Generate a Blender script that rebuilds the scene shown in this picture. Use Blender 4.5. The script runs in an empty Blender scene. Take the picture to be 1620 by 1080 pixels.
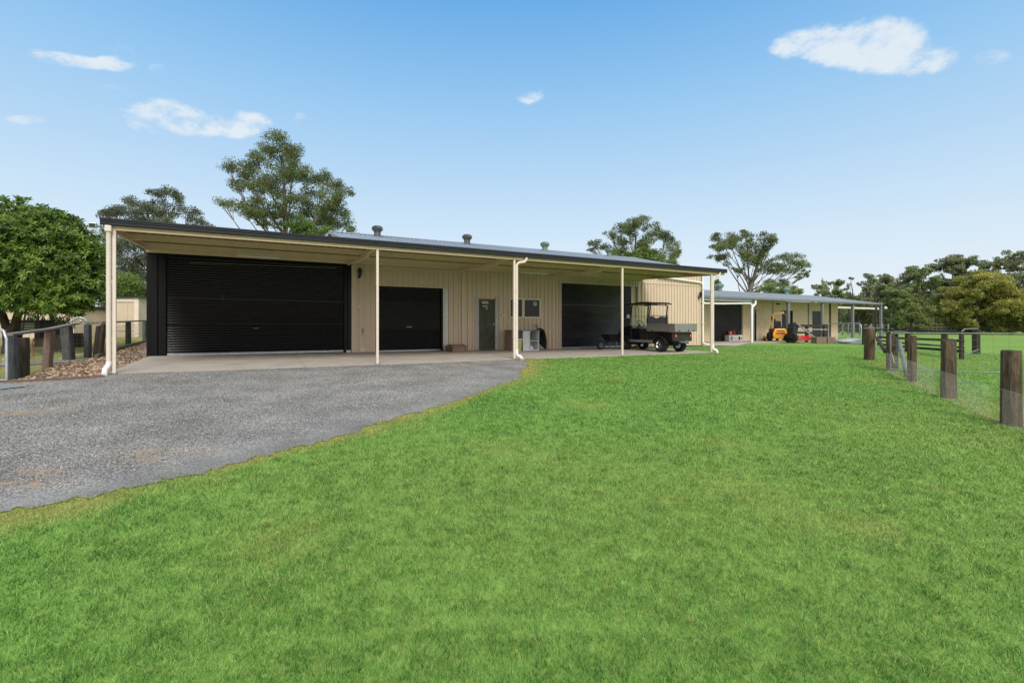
import bpy, bmesh, math, random
import numpy as np
from mathutils import Vector, Matrix
random.seed(7); rng = np.random.default_rng(11)
scene = bpy.context.scene
COL = scene.collection

# ------------------------------------------------------------------ survey frame
# camera at (0,0,1) looking along +Y; the sheds run along U, their depth along N
FL, CX, HY = 765.0, 810.0, 517.0
U = np.array([.8831, .4692]); N = np.array([-.4692, .8831])
ANG = math.atan2(U[1], U[0]); DF = 13.23; TW = 4.7
def P(px, t):
    tx = (px-CX)/FL; D = (DF+t)/(N[0]*tx+N[1]); return np.array([tx*D, D])
O = P(163, 0)
def S(px, t=TW): return float(U @ (P(px, t)-O))
def Z(px, py, t=TW): return 1+(HY-py)/FL*P(px, t)[1]
def W(s, t): q = O+s*U+t*N; return float(q[0]), float(q[1])
def sst(x, a, b):
    k = np.clip((x-a)/(b-a), 0, 1); return k*k*(3-2*k)
def gz(x, y):
    x = np.asarray(x, float); y = np.asarray(y, float)
    e = N[0]*x+N[1]*y-DF; s = U[0]*(x-O[0])+U[1]*(y-O[1])
    z = -.02-.038*np.maximum(-e, 0)
    z = np.where(e < -18, -.02-.038*18, z)
    z = z+.52*(1-np.exp(-np.maximum(e-2, 0)/8))*(1-sst(s, -.7, .0))
    return z
def G(px, py):
    """ground point seen in direction px,py of the survey"""
    tx = (px-CX)/FL; ty = (py-HY)/FL; lo, hi = .5, 400.
    for _ in range(50):
        m = (lo+hi)/2
        if 1-m*ty > gz(tx*m, m): lo = m
        else: hi = m
    return tx*lo, lo
def g1(x, y): return float(gz(x, y))

# ------------------------------------------------------------------ materials
M = {}
def rgb(r, g, b):
    f = lambda c: (c/255/12.92 if c/255 <= .04045 else ((c/255+.055)/1.055)**2.4)
    return (f(r), f(g), f(b), 1)
def pm(name, c, rough=.6, metal=0., var=.12, vs=6., bump=0., bs=40., c2=None, mix=.5, spec=.4, coat=0, stretch=None):
    m = bpy.data.materials.new(name); m.use_nodes = True
    nt = m.node_tree; b = nt.nodes['Principled BSDF']; L = nt.links.new
    if len(c) == 3: c = (*c, 1)
    b.inputs['Roughness'].default_value = rough; b.inputs['Metallic'].default_value = metal
    b.inputs['Specular IOR Level'].default_value = spec
    b.inputs['Coat Weight'].default_value = coat
    tc = nt.nodes.new('ShaderNodeTexCoord'); co = tc.outputs['Object']
    if stretch:
        mp = nt.nodes.new('ShaderNodeMapping'); mp.inputs['Scale'].default_value = stretch
        L(co, mp.inputs['Vector']); co = mp.outputs['Vector']
    n = nt.nodes.new('ShaderNodeTexNoise'); n.inputs['Scale'].default_value = vs; n.inputs['Detail'].default_value = 8
    n.inputs['Roughness'].default_value = .65
    L(co, n.inputs['Vector'])
    r = nt.nodes.new('ShaderNodeMapRange'); r.inputs[1].default_value = .3; r.inputs[2].default_value = .7
    L(n.outputs['Fac'], r.inputs[0])
    mx = nt.nodes.new('ShaderNodeMix'); mx.data_type = 'RGBA'
    a = tuple(v*(1-var) for v in c[:3])+(1,); d = tuple(min(1, v*(1+var)) for v in c[:3])+(1,)
    if c2 is not None: a = c; d = c2 if len(c2) == 4 else (*c2, 1)
    mx.inputs['A'].default_value = a; mx.inputs['B'].default_value = d
    L(r.outputs[0], mx.inputs['Factor']); L(mx.outputs['Result'], b.inputs['Base Color'])
    if bump:
        n2 = nt.nodes.new('ShaderNodeTexNoise'); n2.inputs['Scale'].default_value = bs; n2.inputs['Detail'].default_value = 6
        L(co, n2.inputs['Vector'])
        bp = nt.nodes.new('ShaderNodeBump'); bp.inputs['Strength'].default_value = bump; bp.inputs['Distance'].default_value = .02
        L(n2.outputs['Fac'], bp.inputs['Height']); L(bp.outputs['Normal'], b.inputs['Normal'])
    M[name] = m; return m
pm('cream_steel', (.62, .50, .385), .45, var=.05, vs=1.5, bump=.03, bs=3, spec=.3)
pm('cream_post', (.66, .58, .50), .45, var=.06, vs=5)
pm('tan_frame', (.72, .56, .38), .5, var=.07, vs=3)
pm('white_pvc', (.78, .77, .74), .35, var=.05, vs=8)
pm('navy_gutter', (.018, .02, .028), .3, var=.2, vs=4, spec=.5)
pm('black_steel', (.0035, .0035, .005), .35, var=.3, vs=3, spec=.22)
pm('charcoal_door', (.024, .025, .030), .35, var=.3, vs=3, spec=.3)
pm('slate_door', (.020, .020, .028), .22, var=.5, vs=1.2, spec=.6, stretch=(.5, 1, 3))
pm('door_black', (.0028, .0028, .004), .24, var=.5, vs=2.5, spec=.32)
pm('galv', (.42, .45, .48), .4, metal=.6, var=.2, vs=9, spec=.4)
pm('galv_dull', (.19, .215, .23), .55, metal=.3, var=.2, vs=9)
pm('roof_silver', (.33, .36, .40), .42, metal=.45, var=.15, vs=2)
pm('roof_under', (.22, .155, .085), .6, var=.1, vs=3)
pm('vent_grey', (.10, .11, .11), .5, metal=.4, var=.2, vs=14)
pm('vent_green', (.17, .24, .20), .5, metal=.4, var=.2, vs=14)
pm('light_batten', (.62, .60, .52), .4, var=.04)
pm('dark_timber', (.012, .008, .006), .85, c2=(.065, .050, .038), vs=9, bump=.8, bs=26, stretch=(3, 3, .45))
pm('old_post', (.018, .010, .005), .9, c2=(.15, .112, .070), vs=8, bump=1.4, bs=16, stretch=(3.6, 3.6, .45))
pm('lichen', (.34, .33, .27), .9, c2=(.22, .22, .16), vs=20, bump=.3)
pm('black_timber', (.022, .024, .030), .8, c2=(.075, .078, .085), vs=7, bump=.6, bs=26, stretch=(3, 3, .6))
pm('brown_timber', (.11, .065, .050), .85, c2=(.19, .13, .11), vs=7, bump=.5, bs=24, stretch=(3, 3, .6))
pm('grey_rail', (.10, .10, .095), .85, c2=(.22, .22, .21), vs=12, bump=.5, bs=30)
pm('green_post', (.05, .075, .065), .8, var=.3, vs=10, bump=.3)
pm('bark', (.075, .062, .050), .9, c2=(.19, .165, .14), vs=3, bump=.7, bs=14)
pm('bark_dark', (.022, .018, .013), .95, c2=(.06, .048, .036), vs=4, bump=.7, bs=18)
pm('tyre', (.012, .012, .012), .8, var=.3, vs=30, bump=.3, bs=60)
pm('black_plastic', (.012, .012, .013), .45, var=.2, vs=10)
pm('black_paint', (.008, .008, .010), .22, var=.2, vs=5, coat=.4)
pm('seat_vinyl', (.02, .02, .022), .6, var=.2, vs=20, bump=.1)
pm('chrome', (.7, .7, .72), .18, metal=1, var=.05)
pm('tray_alloy', (.36, .36, .35), .38, metal=.75, var=.2, vs=14, bump=.35, bs=60)
pm('red_lens', (.55, .02, .03), .25, var=.1, spec=.6)
pm('olive_panel', (.03, .034, .018), .5, var=.3, vs=4)
pm('mower_yellow', (.80, .38, .02), .35, var=.06, vs=6, coat=.3)
pm('red_paint', (.62, .015, .03), .4, var=.12, vs=6)
pm('dark_red', (.16, .008, .012), .4, var=.2, vs=6)
pm('beige_case', (.55, .54, .50), .5, var=.06)
pm('brick_pack', (.20, .15, .12), .8, var=.3, vs=30, bump=.4)
pm('teal_top', (.03, .19, .23), .45, var=.15, vs=10)
pm('white_board', (.60, .62, .66), .5, var=.06, vs=8)
pm('bin_yellow', (.38, .38, .16), .7, var=.4, vs=14)
pm('wood_box', (.24, .165, .125), .75, var=.2, vs=10, stretch=(1, 6, 6))
pm('log_end', (.07, .045, .025), .9, var=.4, vs=20)
pm('brolly', (.008, .008, .008), .8, var=.2)
pm('sheet_white', (.55, .56, .60), .5, c2=(.25, .26, .30), vs=3)
pm('garden_green', (.012, .035, .022), .5, var=.3, vs=5)
pm('garden_teal', (.13, .24, .21), .5, var=.3, vs=5)
pm('shed_cream', (.54, .445, .335), .55, var=.1, vs=2)
pm('pale_cream', (.72, .60, .42), .55, var=.06, vs=2)
pm('blue_zinc', (.38, .46, .54), .5, metal=.2, var=.12, vs=4)
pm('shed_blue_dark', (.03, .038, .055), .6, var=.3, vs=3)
pm('rust', (.28, .10, .05), .8, var=.3, vs=10)
pm('timber_kerb', (.07, .06, .045), .9, c2=(.15, .13, .10), vs=8, bump=.5)
pm('grey_strip', (.19, .21, .22), .8, var=.2, vs=5, bump=.2)
pm('sign_white', (.62, .62, .58), .6, var=.2, vs=40)
pm('wire', (.42, .42, .40), .5, metal=.5, var=.15, vs=20)
pm('wire_dark', (.16, .16, .13), .6, metal=.4, var=.2, vs=20)

def glass(name, c, rough=.06):
    m = pm(name, c, rough, var=.1, spec=.25); return m
glass('window_glass', (.010, .012, .011)); glass('smoke_glass', (.03, .035, .03))
def clearpane():
    m = bpy.data.materials.new('clear_pane'); m.use_nodes = True; nt = m.node_tree
    b = nt.nodes['Principled BSDF']; b.inputs['Base Color'].default_value = (.75, .82, .70, 1)
    b.inputs['Roughness'].default_value = .05; b.inputs['Transmission Weight'].default_value = .92; b.inputs['IOR'].default_value = 1.05
    M['clear_pane'] = m
clearpane()
# weathered personnel door: dark sheet with streaks
pm('old_door', (.014, .016, .013), .5, c2=(.095, .095, .055), vs=5, bump=.1, bs=10, stretch=(5, 5, .8))
pm('door_jamb', (.56, .56, .55), .6, c2=(.36, .36, .35), vs=14)

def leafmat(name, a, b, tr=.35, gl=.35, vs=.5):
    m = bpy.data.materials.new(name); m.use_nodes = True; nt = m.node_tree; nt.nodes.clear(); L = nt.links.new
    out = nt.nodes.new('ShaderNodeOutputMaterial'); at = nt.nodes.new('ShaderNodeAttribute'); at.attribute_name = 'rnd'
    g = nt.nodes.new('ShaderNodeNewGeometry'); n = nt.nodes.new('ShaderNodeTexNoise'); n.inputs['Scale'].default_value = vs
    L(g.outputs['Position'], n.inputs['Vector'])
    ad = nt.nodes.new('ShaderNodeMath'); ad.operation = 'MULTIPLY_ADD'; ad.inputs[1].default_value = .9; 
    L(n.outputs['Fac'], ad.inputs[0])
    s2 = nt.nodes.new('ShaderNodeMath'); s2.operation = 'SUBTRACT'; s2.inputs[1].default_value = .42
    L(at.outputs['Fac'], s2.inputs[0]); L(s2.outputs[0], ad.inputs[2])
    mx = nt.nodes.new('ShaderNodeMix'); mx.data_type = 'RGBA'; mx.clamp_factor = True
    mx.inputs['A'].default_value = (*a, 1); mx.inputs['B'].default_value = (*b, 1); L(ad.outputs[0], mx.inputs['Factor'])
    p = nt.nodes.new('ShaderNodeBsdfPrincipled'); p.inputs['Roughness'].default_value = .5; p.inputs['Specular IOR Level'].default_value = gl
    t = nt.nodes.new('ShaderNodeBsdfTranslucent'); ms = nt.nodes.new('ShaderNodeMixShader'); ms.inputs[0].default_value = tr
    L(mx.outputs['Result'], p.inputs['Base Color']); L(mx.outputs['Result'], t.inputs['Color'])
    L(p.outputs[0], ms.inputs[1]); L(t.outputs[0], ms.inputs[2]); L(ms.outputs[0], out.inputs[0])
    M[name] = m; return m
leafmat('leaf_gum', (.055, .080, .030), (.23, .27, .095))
leafmat('leaf_gum_grey', (.055, .075, .048), (.20, .22, .14))
leafmat('leaf_bright', (.055, .105, .02), (.19, .27, .055))
leafmat('leaf_mango', (.040, .095, .010), (.24, .37, .045), gl=.6, vs=1.2)
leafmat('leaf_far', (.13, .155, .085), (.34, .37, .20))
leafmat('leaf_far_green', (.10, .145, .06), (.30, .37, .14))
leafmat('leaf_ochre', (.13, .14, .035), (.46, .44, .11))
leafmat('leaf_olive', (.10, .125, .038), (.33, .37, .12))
leafmat('leaf_litter', (.15, .09, .05), (.68, .52, .38), tr=.1, vs=3)
leafmat('stone_bits', (.07, .070, .072), (.46, .455, .44), tr=0, vs=8)
leafmat('straw', (.30, .20, .08), (.55, .42, .20), tr=.2)

# ------------------------------------------------------------------ mesh helper
class MB:
    def __init__(s): s.v = []; s.f = []
    def add(s, vs, fs):
        o = len(s.v); s.v += [tuple(map(float, v)) for v in vs]; s.f += [tuple(i+o for i in f) for f in fs]; return s
    def box(s, x0, x1, y0, y1, z0, z1):
        if x0 > x1: x0, x1 = x1, x0
        if y0 > y1: y0, y1 = y1, y0
        if z0 > z1: z0, z1 = z1, z0
        return s.add([(x0,y0,z0),(x1,y0,z0),(x1,y1,z0),(x0,y1,z0),(x0,y0,z1),(x1,y0,z1),(x1,y1,z1),(x0,y1,z1)],
              [(0,3,2,1),(4,5,6,7),(0,1,5,4),(1,2,6,5),(2,3,7,6),(3,0,4,7)])
    def bar(s, a, b, w, h, up=(0,0,1)):
        a = Vector(a); b = Vector(b); d = (b-a).normalized(); u = Vector(up)
        if abs(d.dot(u)) > .98: u = Vector((0, 1, 0))
        x = d.cross(u).normalized(); y = x.cross(d)
        v = []
        for p in (a, b):
            for i, j in ((-1,-1),(1,-1),(1,1),(-1,1)): v.append(p+x*i*w/2+y*j*h/2)
        return s.add(v, [(0,1,2,3),(7,6,5,4),(0,4,5,1),(1,5,6,2),(2,6,7,3),(3,7,4,0)])
    def tube(s, pts, r, n=8, cap=True):
        pts = [Vector(p) for p in pts]; k = len(pts); rr = r if isinstance(r, (list, tuple)) else [r]*k
        v = []; prev = None
        for i, p in enumerate(pts):
            d = (pts[min(i+1, k-1)]-pts[max(i-1, 0)]).normalized()
            if prev is None:
                u = Vector((0,0,1)) if abs(d.z) < .9 else Vector((1,0,0)); x = d.cross(u).normalized()
            else: x = (prev-d*prev.dot(d)).normalized()
            prev = x; y = d.cross(x)
            for j in range(n):
                a = 2*math.pi*j/n; v.append(p+(x*math.cos(a)+y*math.sin(a))*rr[i])
        f = [(i*n+j, i*n+(j+1)%n, (i+1)*n+(j+1)%n, (i+1)*n+j) for i in range(k-1) for j in range(n)]
        if cap: f += [tuple(range(n-1, -1, -1)), tuple(range((k-1)*n, k*n))]
        return s.add(v, f)
    def lathe(s, prof, c=(0,0,0), n=20, axis='z', cap=True):
        v = []
        for r, h in prof:
            for j in range(n):
                a = 2*math.pi*j/n; x, y = r*math.cos(a), r*math.sin(a)
                v.append({'z':(c[0]+x,c[1]+y,c[2]+h),'x':(c[0]+h,c[1]+x,c[2]+y),'y':(c[0]+x,c[1]+h,c[2]+y)}[axis])
        k = len(prof)
        f = [(i*n+j, i*n+(j+1)%n, (i+1)*n+(j+1)%n, (i+1)*n+j) for i in range(k-1) for j in range(n)]
        if cap: f += [tuple(range(n-1,-1,-1)), tuple(range((k-1)*n, k*n))]
        return s.add(v, f)
    def prism(s, poly, y0, y1, plane='xz'):
        """extrude a 2D outline"""
        k = len(poly)
        def mk(a, b, h): return {'xz':(a,h,b),'yz':(h,a,b),'xy':(a,b,h)}[plane]
        v = [mk(a,b,y0) for a,b in poly]+[mk(a,b,y1) for a,b in poly]
        return s.add(v, [tuple(range(k-1,-1,-1)), tuple(range(k,2*k))]+[(i,(i+1)%k,(i+1)%k+k,i+k) for i in range(k)])
    def build(s, name, mat, parent=None, smooth=False, bevel=0, loc=None, rot=None):
        me = bpy.data.meshes.new(name); me.from_pydata(s.v, [], s.f); me.validate()
        bm = bmesh.new(); bm.from_mesh(me); bmesh.ops.recalc_face_normals(bm, faces=bm.faces); bm.to_mesh(me); bm.free()
        if isinstance(mat, str): mat = M[mat]
        me.materials.append(mat)
        if smooth:
            for p in me.polygons: p.use_smooth = True
            try: me.set_sharp_from_angle(angle=math.radians(40))
            except Exception: pass
        o = bpy.data.objects.new(name, me); COL.objects.link(o)
        if parent: o.parent = parent
        if loc: o.location = loc
        if rot: o.rotation_euler = rot
        if bevel:
            b = o.modifiers.new('bevel', 'BEVEL'); b.width = bevel; b.segments = 2; b.limit_method = 'ANGLE'
        return o
def tag(o, label=None, cat=None, group=None, kind=None):
    if label: o['label'] = label
    if cat: o['category'] = cat
    if group: o['group'] = group
    if kind: o['kind'] = kind
    return o
def thing(name, loc=(0,0,0), rz=0., label=None, cat=None, group=None):
    o = bpy.data.objects.new(name, None); COL.objects.link(o); o.empty_display_size = .2
    o.location = loc; o.rotation_euler = (0, 0, rz); return tag(o, label, cat, group)
def copy_tree(o, parent=None):
    c = o.copy(); COL.objects.link(c)
    if parent: c.parent = parent
    for ch in [x for x in bpy.data.objects if x.parent == o]: copy_tree(ch, c)
    return c
def npmesh(name, verts, k, mat, attr=None, parent=None):
    """verts (n*k,3): n separate k-gons; attr per polygon -> 'rnd'"""
    n = len(verts)//k; me = bpy.data.meshes.new(name)
    me.vertices.add(n*k); me.loops.add(n*k); me.polygons.add(n)
    me.vertices.foreach_set('co', np.ascontiguousarray(verts, np.float32).ravel())
    me.loops.foreach_set('vertex_index', np.arange(n*k, dtype=np.int32))
    me.polygons.foreach_set('loop_start', np.arange(0, n*k, k, dtype=np.int32))
    try: me.polygons.foreach_set('loop_total', np.full(n, k, np.int32))
    except Exception: pass
    if attr is not None:
        for an, av in (attr.items() if isinstance(attr, dict) else [('rnd', attr)]):
            a = me.attributes.new(an, 'FLOAT', 'FACE'); a.data.foreach_set('value', np.ascontiguousarray(av, np.float32))
    me.update(calc_edges=True)
    me.materials.append(M[mat] if isinstance(mat, str) else mat)
    o = bpy.data.objects.new(name, me); COL.objects.link(o)
    if parent: o.parent = parent
    return o
#MARK1
# ------------------------------------------------------------------ world, sun, camera
SUN_EL, SUN_AZ = math.radians(43), math.radians(166)   # azimuth measured clockwise from +Y
w = bpy.data.worlds.new('World'); scene.world = w; w.use_nodes = True
nt = w.node_tree; nt.nodes.clear(); L = nt.links.new
out = nt.nodes.new('ShaderNodeOutputWorld'); bg = nt.nodes.new('ShaderNodeBackground'); L(bg.outputs[0], out.inputs[0])
sky = nt.nodes.new('ShaderNodeTexSky'); sky.sky_type = 'NISHITA'; sky.sun_disc = False
sky.sun_elevation = SUN_EL; sky.sun_rotation = SUN_AZ; sky.altitude = 50; sky.air_density = 1.; sky.dust_density = 1.5; sky.ozone_density = 1.5
tc = nt.nodes.new('ShaderNodeTexCoord'); sep = nt.nodes.new('ShaderNodeSeparateXYZ'); L(tc.outputs['Generated'], sep.inputs[0])
ramp = nt.nodes.new('ShaderNodeValToRGB'); cr = ramp.color_ramp
stops = [(0., (236, 243, 248)), (.07, (231, 241, 249)), (.16, (216, 235, 250)), (.28, (189, 221, 248)), (.42, (152, 203, 245)), (.56, (108, 176, 236)), (.8, (72, 142, 210)), (1., (60, 125, 195))]
while len(cr.elements) < len(stops): cr.elements.new(.5)
for e, (p, c) in zip(cr.elements, stops): e.position = p; e.color = rgb(*c)
L(sep.outputs['Z'], ramp.inputs[0])
def math_(op, a, b=None, c=None):
    n = nt.nodes.new('ShaderNodeMath'); n.operation = op
    for i, q in enumerate((a, b, c)):
        if q is None: continue
        if isinstance(q, (int, float)): n.inputs[i].default_value = q
        else: L(q, n.inputs[i])
    return n.outputs[0]
# clouds: puffs fixed in sky directions, torn by noise
nz = nt.nodes.new('ShaderNodeTexNoise'); nz.inputs['Scale'].default_value = 13; nz.inputs['Detail'].default_value = 10; nz.inputs['Roughness'].default_value = .60
mp = nt.nodes.new('ShaderNodeMapping'); mp.inputs['Scale'].default_value = (1, 1, 1.7); L(tc.outputs['Generated'], mp.inputs[0]); L(mp.outputs[0], nz.inputs['Vector'])
SKYCLOUDS = [(1275, 72, 52, 22, 1.), (1320, 70, 60, 30, 1.), (1385, 72, 66, 38, 1.15), (1430, 95, 62, 26, .9), (1250,66,24,14,.6),
  (258, 184, 56, 25, 1.), (320, 196, 70, 20, 1.), (380, 197, 48, 20, .9), (480, 192, 15, 14, .6), (75, 90, 40, 9, .55), (45, 83, 26, 6, .4), (110, 97, 34, 10, .6), (150, 101, 36, 9, .6), (185, 100, 30, 12, .7), (196, 84, 17, 17, .7),
  (248, 111, 15, 10, .45), (165, 143, 34, 11, .42), (155, 172, 26, 8, .25), (40, 190, 27, 8, .5), (836, 150, 27, 14, .62), (1568, 91, 26, 13, .42), (1535, 222, 22, 12, .22)]
mask = None
for px, py, rx, ry, st in SKYCLOUDS:
    d = Vector(((px-CX)/FL, 1, (HY-py)/FL)); ln = d.length; d.normalize()
    r1 = Vector((1, 0, 0)); r1 = (r1-d*r1.dot(d)).normalized(); r2 = d.cross(r1)*-1
    v1 = nt.nodes.new('ShaderNodeVectorMath'); v1.operation = 'DOT_PRODUCT'; L(tc.outputs['Generated'], v1.inputs[0]); v1.inputs[1].default_value = r1*(FL*ln/rx)
    v2 = nt.nodes.new('ShaderNodeVectorMath'); v2.operation = 'DOT_PRODUCT'; L(tc.outputs['Generated'], v2.inputs[0]); v2.inputs[1].default_value = r2*(FL*ln/ry)
    v3 = nt.nodes.new('ShaderNodeVectorMath'); v3.operation = 'DOT_PRODUCT'; L(tc.outputs['Generated'], v3.inputs[0]); v3.inputs[1].default_value = d
    front = math_('GREATER_THAN', v3.outputs['Value'], .3)
    q = math_('ADD', math_('MULTIPLY', v1.outputs['Value'], v1.outputs['Value']), math_('MULTIPLY', v2.outputs['Value'], v2.outputs['Value']))
    g = math_('MULTIPLY', math_('MULTIPLY', math_('SUBTRACT', 1.5, q), st), front); g = math_('MAXIMUM', g, 0.); g = math_('MINIMUM', g, st)
    mask = g if mask is None else math_('MAXIMUM', mask, g)
nn = math_('MULTIPLY', math_('SUBTRACT', nz.outputs['Fac'], .5), 6.0)
cm = math_('SUBTRACT', math_('ADD', math_('MULTIPLY', mask, 1.25), math_('MULTIPLY', nn, math_('MINIMUM', math_('MULTIPLY', mask, 1.6), 1.))), .22)
mr = nt.nodes.new('ShaderNodeMapRange'); mr.interpolation_type = 'SMOOTHERSTEP'; mr.inputs[1].default_value = 0; mr.inputs[2].default_value = 1.55; mr.inputs[4].default_value = .84; L(cm, mr.inputs[0])
skm = nt.nodes.new('ShaderNodeMix'); skm.data_type = 'RGBA'; skm.blend_type = 'MIX'; skm.inputs['Factor'].default_value = .9
sc = nt.nodes.new('ShaderNodeVectorMath'); sc.operation = 'SCALE'; sc.inputs['Scale'].default_value = .12; L(sky.outputs[0], sc.inputs[0])
L(sc.outputs[0], skm.inputs['A']); L(ramp.outputs[0], skm.inputs['B'])
cmx = nt.nodes.new('ShaderNodeMix'); cmx.data_type = 'RGBA'; cmx.inputs['B'].default_value = rgb(232, 239, 244); L(skm.outputs['Result'], cmx.inputs['A']); L(mr.outputs[0], cmx.inputs['Factor'])
# pale unseen cloud deck, added above and behind the viewer, evens and whitens light
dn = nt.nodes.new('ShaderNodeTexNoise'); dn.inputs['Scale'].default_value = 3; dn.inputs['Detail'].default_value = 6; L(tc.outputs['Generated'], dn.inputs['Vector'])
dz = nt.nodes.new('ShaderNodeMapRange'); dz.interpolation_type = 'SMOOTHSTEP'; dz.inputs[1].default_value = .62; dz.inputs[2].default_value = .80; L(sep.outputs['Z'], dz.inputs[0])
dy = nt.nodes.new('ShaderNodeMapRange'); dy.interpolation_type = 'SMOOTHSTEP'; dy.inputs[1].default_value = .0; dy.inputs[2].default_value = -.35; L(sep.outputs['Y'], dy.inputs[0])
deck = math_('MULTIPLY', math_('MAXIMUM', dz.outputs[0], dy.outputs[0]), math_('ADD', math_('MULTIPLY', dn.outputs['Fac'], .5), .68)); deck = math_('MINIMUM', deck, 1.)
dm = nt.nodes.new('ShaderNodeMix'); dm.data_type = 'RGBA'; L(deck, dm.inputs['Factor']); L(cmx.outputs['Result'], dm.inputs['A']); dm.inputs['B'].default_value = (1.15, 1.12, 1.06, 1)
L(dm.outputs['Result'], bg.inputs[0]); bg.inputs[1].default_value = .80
sd = bpy.data.lights.new('sun', 'SUN'); sd.energy = 2.3; sd.angle = math.radians(24); sd.color = (1, .955, .89)
so = bpy.data.objects.new('sun', sd); COL.objects.link(so)
dv = Vector((math.sin(SUN_AZ)*math.cos(SUN_EL), math.cos(SUN_AZ)*math.cos(SUN_EL), math.sin(SUN_EL)))
so.rotation_euler = dv.to_track_quat('Z', 'Y').to_euler(); so.location = dv*50
cd = bpy.data.cameras.new('camera'); cam = bpy.data.objects.new('camera', cd); COL.objects.link(cam); scene.camera = cam
cam.location = (0, 0, 1); cam.rotation_euler = (math.pi/2, 0, 0); cd.sensor_width = 36; cd.lens = 17.0; cd.shift_y = -23/1620; cd.clip_end = 3000; cd.clip_start = .05
vs_ = scene.view_settings; vs_.view_transform = 'Standard'; vs_.look = 'None'; vs_.gamma = 1; vs_.exposure = 0.35

# ------------------------------------------------------------------ polygons on the ground
def inpoly(x, y, poly):
    x = np.asarray(x); y = np.asarray(y); c = np.zeros(x.shape, bool); k = len(poly); j = k-1
    for i in range(k):
        xi, yi = poly[i]; xj, yj = poly[j]
        if yi != yj:
            c ^= ((yi > y) != (yj > y)) & (x < (xj-xi)*(y-yi)/(yj-yi)+xi)
        j = i
    return c
def segdist(x, y, line):
    d = np.full(np.shape(x), 1e9)
    for (ax, ay), (bx, by) in zip(line[:-1], line[1:]):
        vx, vy = bx-ax, by-ay; tt = np.clip(((x-ax)*vx+(y-ay)*vy)/(vx*vx+vy*vy+1e-12), 0, 1)
        d = np.minimum(d, np.hypot(x-ax-tt*vx, y-ay-tt*vy))
    return d
def rough(line, step=.12, amp=.05):
    o = []
    for (a, b) in zip(line[:-1], line[1:]):
        n = max(1, int(math.dist(a, b)/step))
        for i in range(n):
            k = i/n; o.append((a[0]+(b[0]-a[0])*k+random.uniform(-amp, amp), a[1]+(b[1]-a[1])*k+random.uniform(-amp, amp)))
    return o+[line[-1]]
LEN = S(1146, 0)                                             # awning length
edge_px = [(826,568), (836,577), (820,590), (826,598), (800,606), (760,620), (715,636), (660,652), (600,668), (560,684), (500,699), (440,716), (380,731), (310,750), (220,770), (120,790), (0,812), (-160,850)]
edge = [G(*p) for p in edge_px]
edge_r = rough(edge, .07, .075)
drive_poly = edge_r+[G(-320, 880), (-16, 3), (-18, 9.2), G(-30, 607), G(14, 604), G(100, 600), G(163, 596.5), W(.05, -.02), W(S(826, 0), -.02)]
slab_poly = [W(.05, 0), W(LEN-.3, 0), W(LEN-.3, 2.6), W(S(1111)+.1, TW), W(S(232)-.05, TW)]
bed_poly = [G(14, 604), G(100, 600), G(163, 596.5), W(.05, -.02), W(.0, 4.6), W(-.0, 8.5), G(236, 541), G(206, 549), G(158, 566), G(112, 572), G(75, 584), G(38, 599)]

def flat(name, poly, dz, mat, kind='structure', label=None):
    bm = bmesh.new(); vs = [bm.verts.new((x, y, g1(x, y)+dz)) for x, y in poly]; bm.faces.new(vs)
    bmesh.ops.triangulate(bm, faces=bm.faces); me = bpy.data.meshes.new(name); bm.to_mesh(me); bm.free()
    me.materials.append(M[mat]); o = bpy.data.objects.new(name, me); COL.objects.link(o)
    # normals up
    if me.polygons[0].normal.z < 0: me.flip_normals()
    return tag(o, label, None, None, kind)
#MARK2
# ------------------------------------------------------------------ ground
def nzf(x, y, f, seed=0):
    r = np.random.default_rng(seed); o = 0; tot = 0
    for k in range(7):
        a = r.uniform(0, 6.28); ff = f*r.uniform(.6, 1.7); ph = r.uniform(0, 6.28); b = r.uniform(0, 6.28)
        o = o+np.sin((x*math.cos(a)+y*math.sin(a))*ff+ph+1.3*np.sin((x*math.cos(b)+y*math.sin(b))*ff*.7+ph*2)); tot += 1
    return o/tot
BROWN = [(G(1565, 640), 1.2), (G(1400, 600), .9), (G(1620, 690), .9), (G(1560, 605), .0), (G(1470, 575), 1.8), (G(1545, 648), .8), (G(1440,612),.7), (G(1380, 575), .8), (G(440, 850), .55), (G(650, 672), .45), (G(330, 758), .4), (G(1370, 830), .5), (G(1150, 700), .5), (G(1060, 790), .3), (G(1500, 640), .4), (G(930, 640), .5), (G(1360,600),.6), (G(1480, 770), .35), (G(970, 598), .5)]
fence_line = [G(1376, 569), G(1411, 586), G(1443, 603), G(1500, 630), G(1600, 673), G(1750, 735)]
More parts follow.
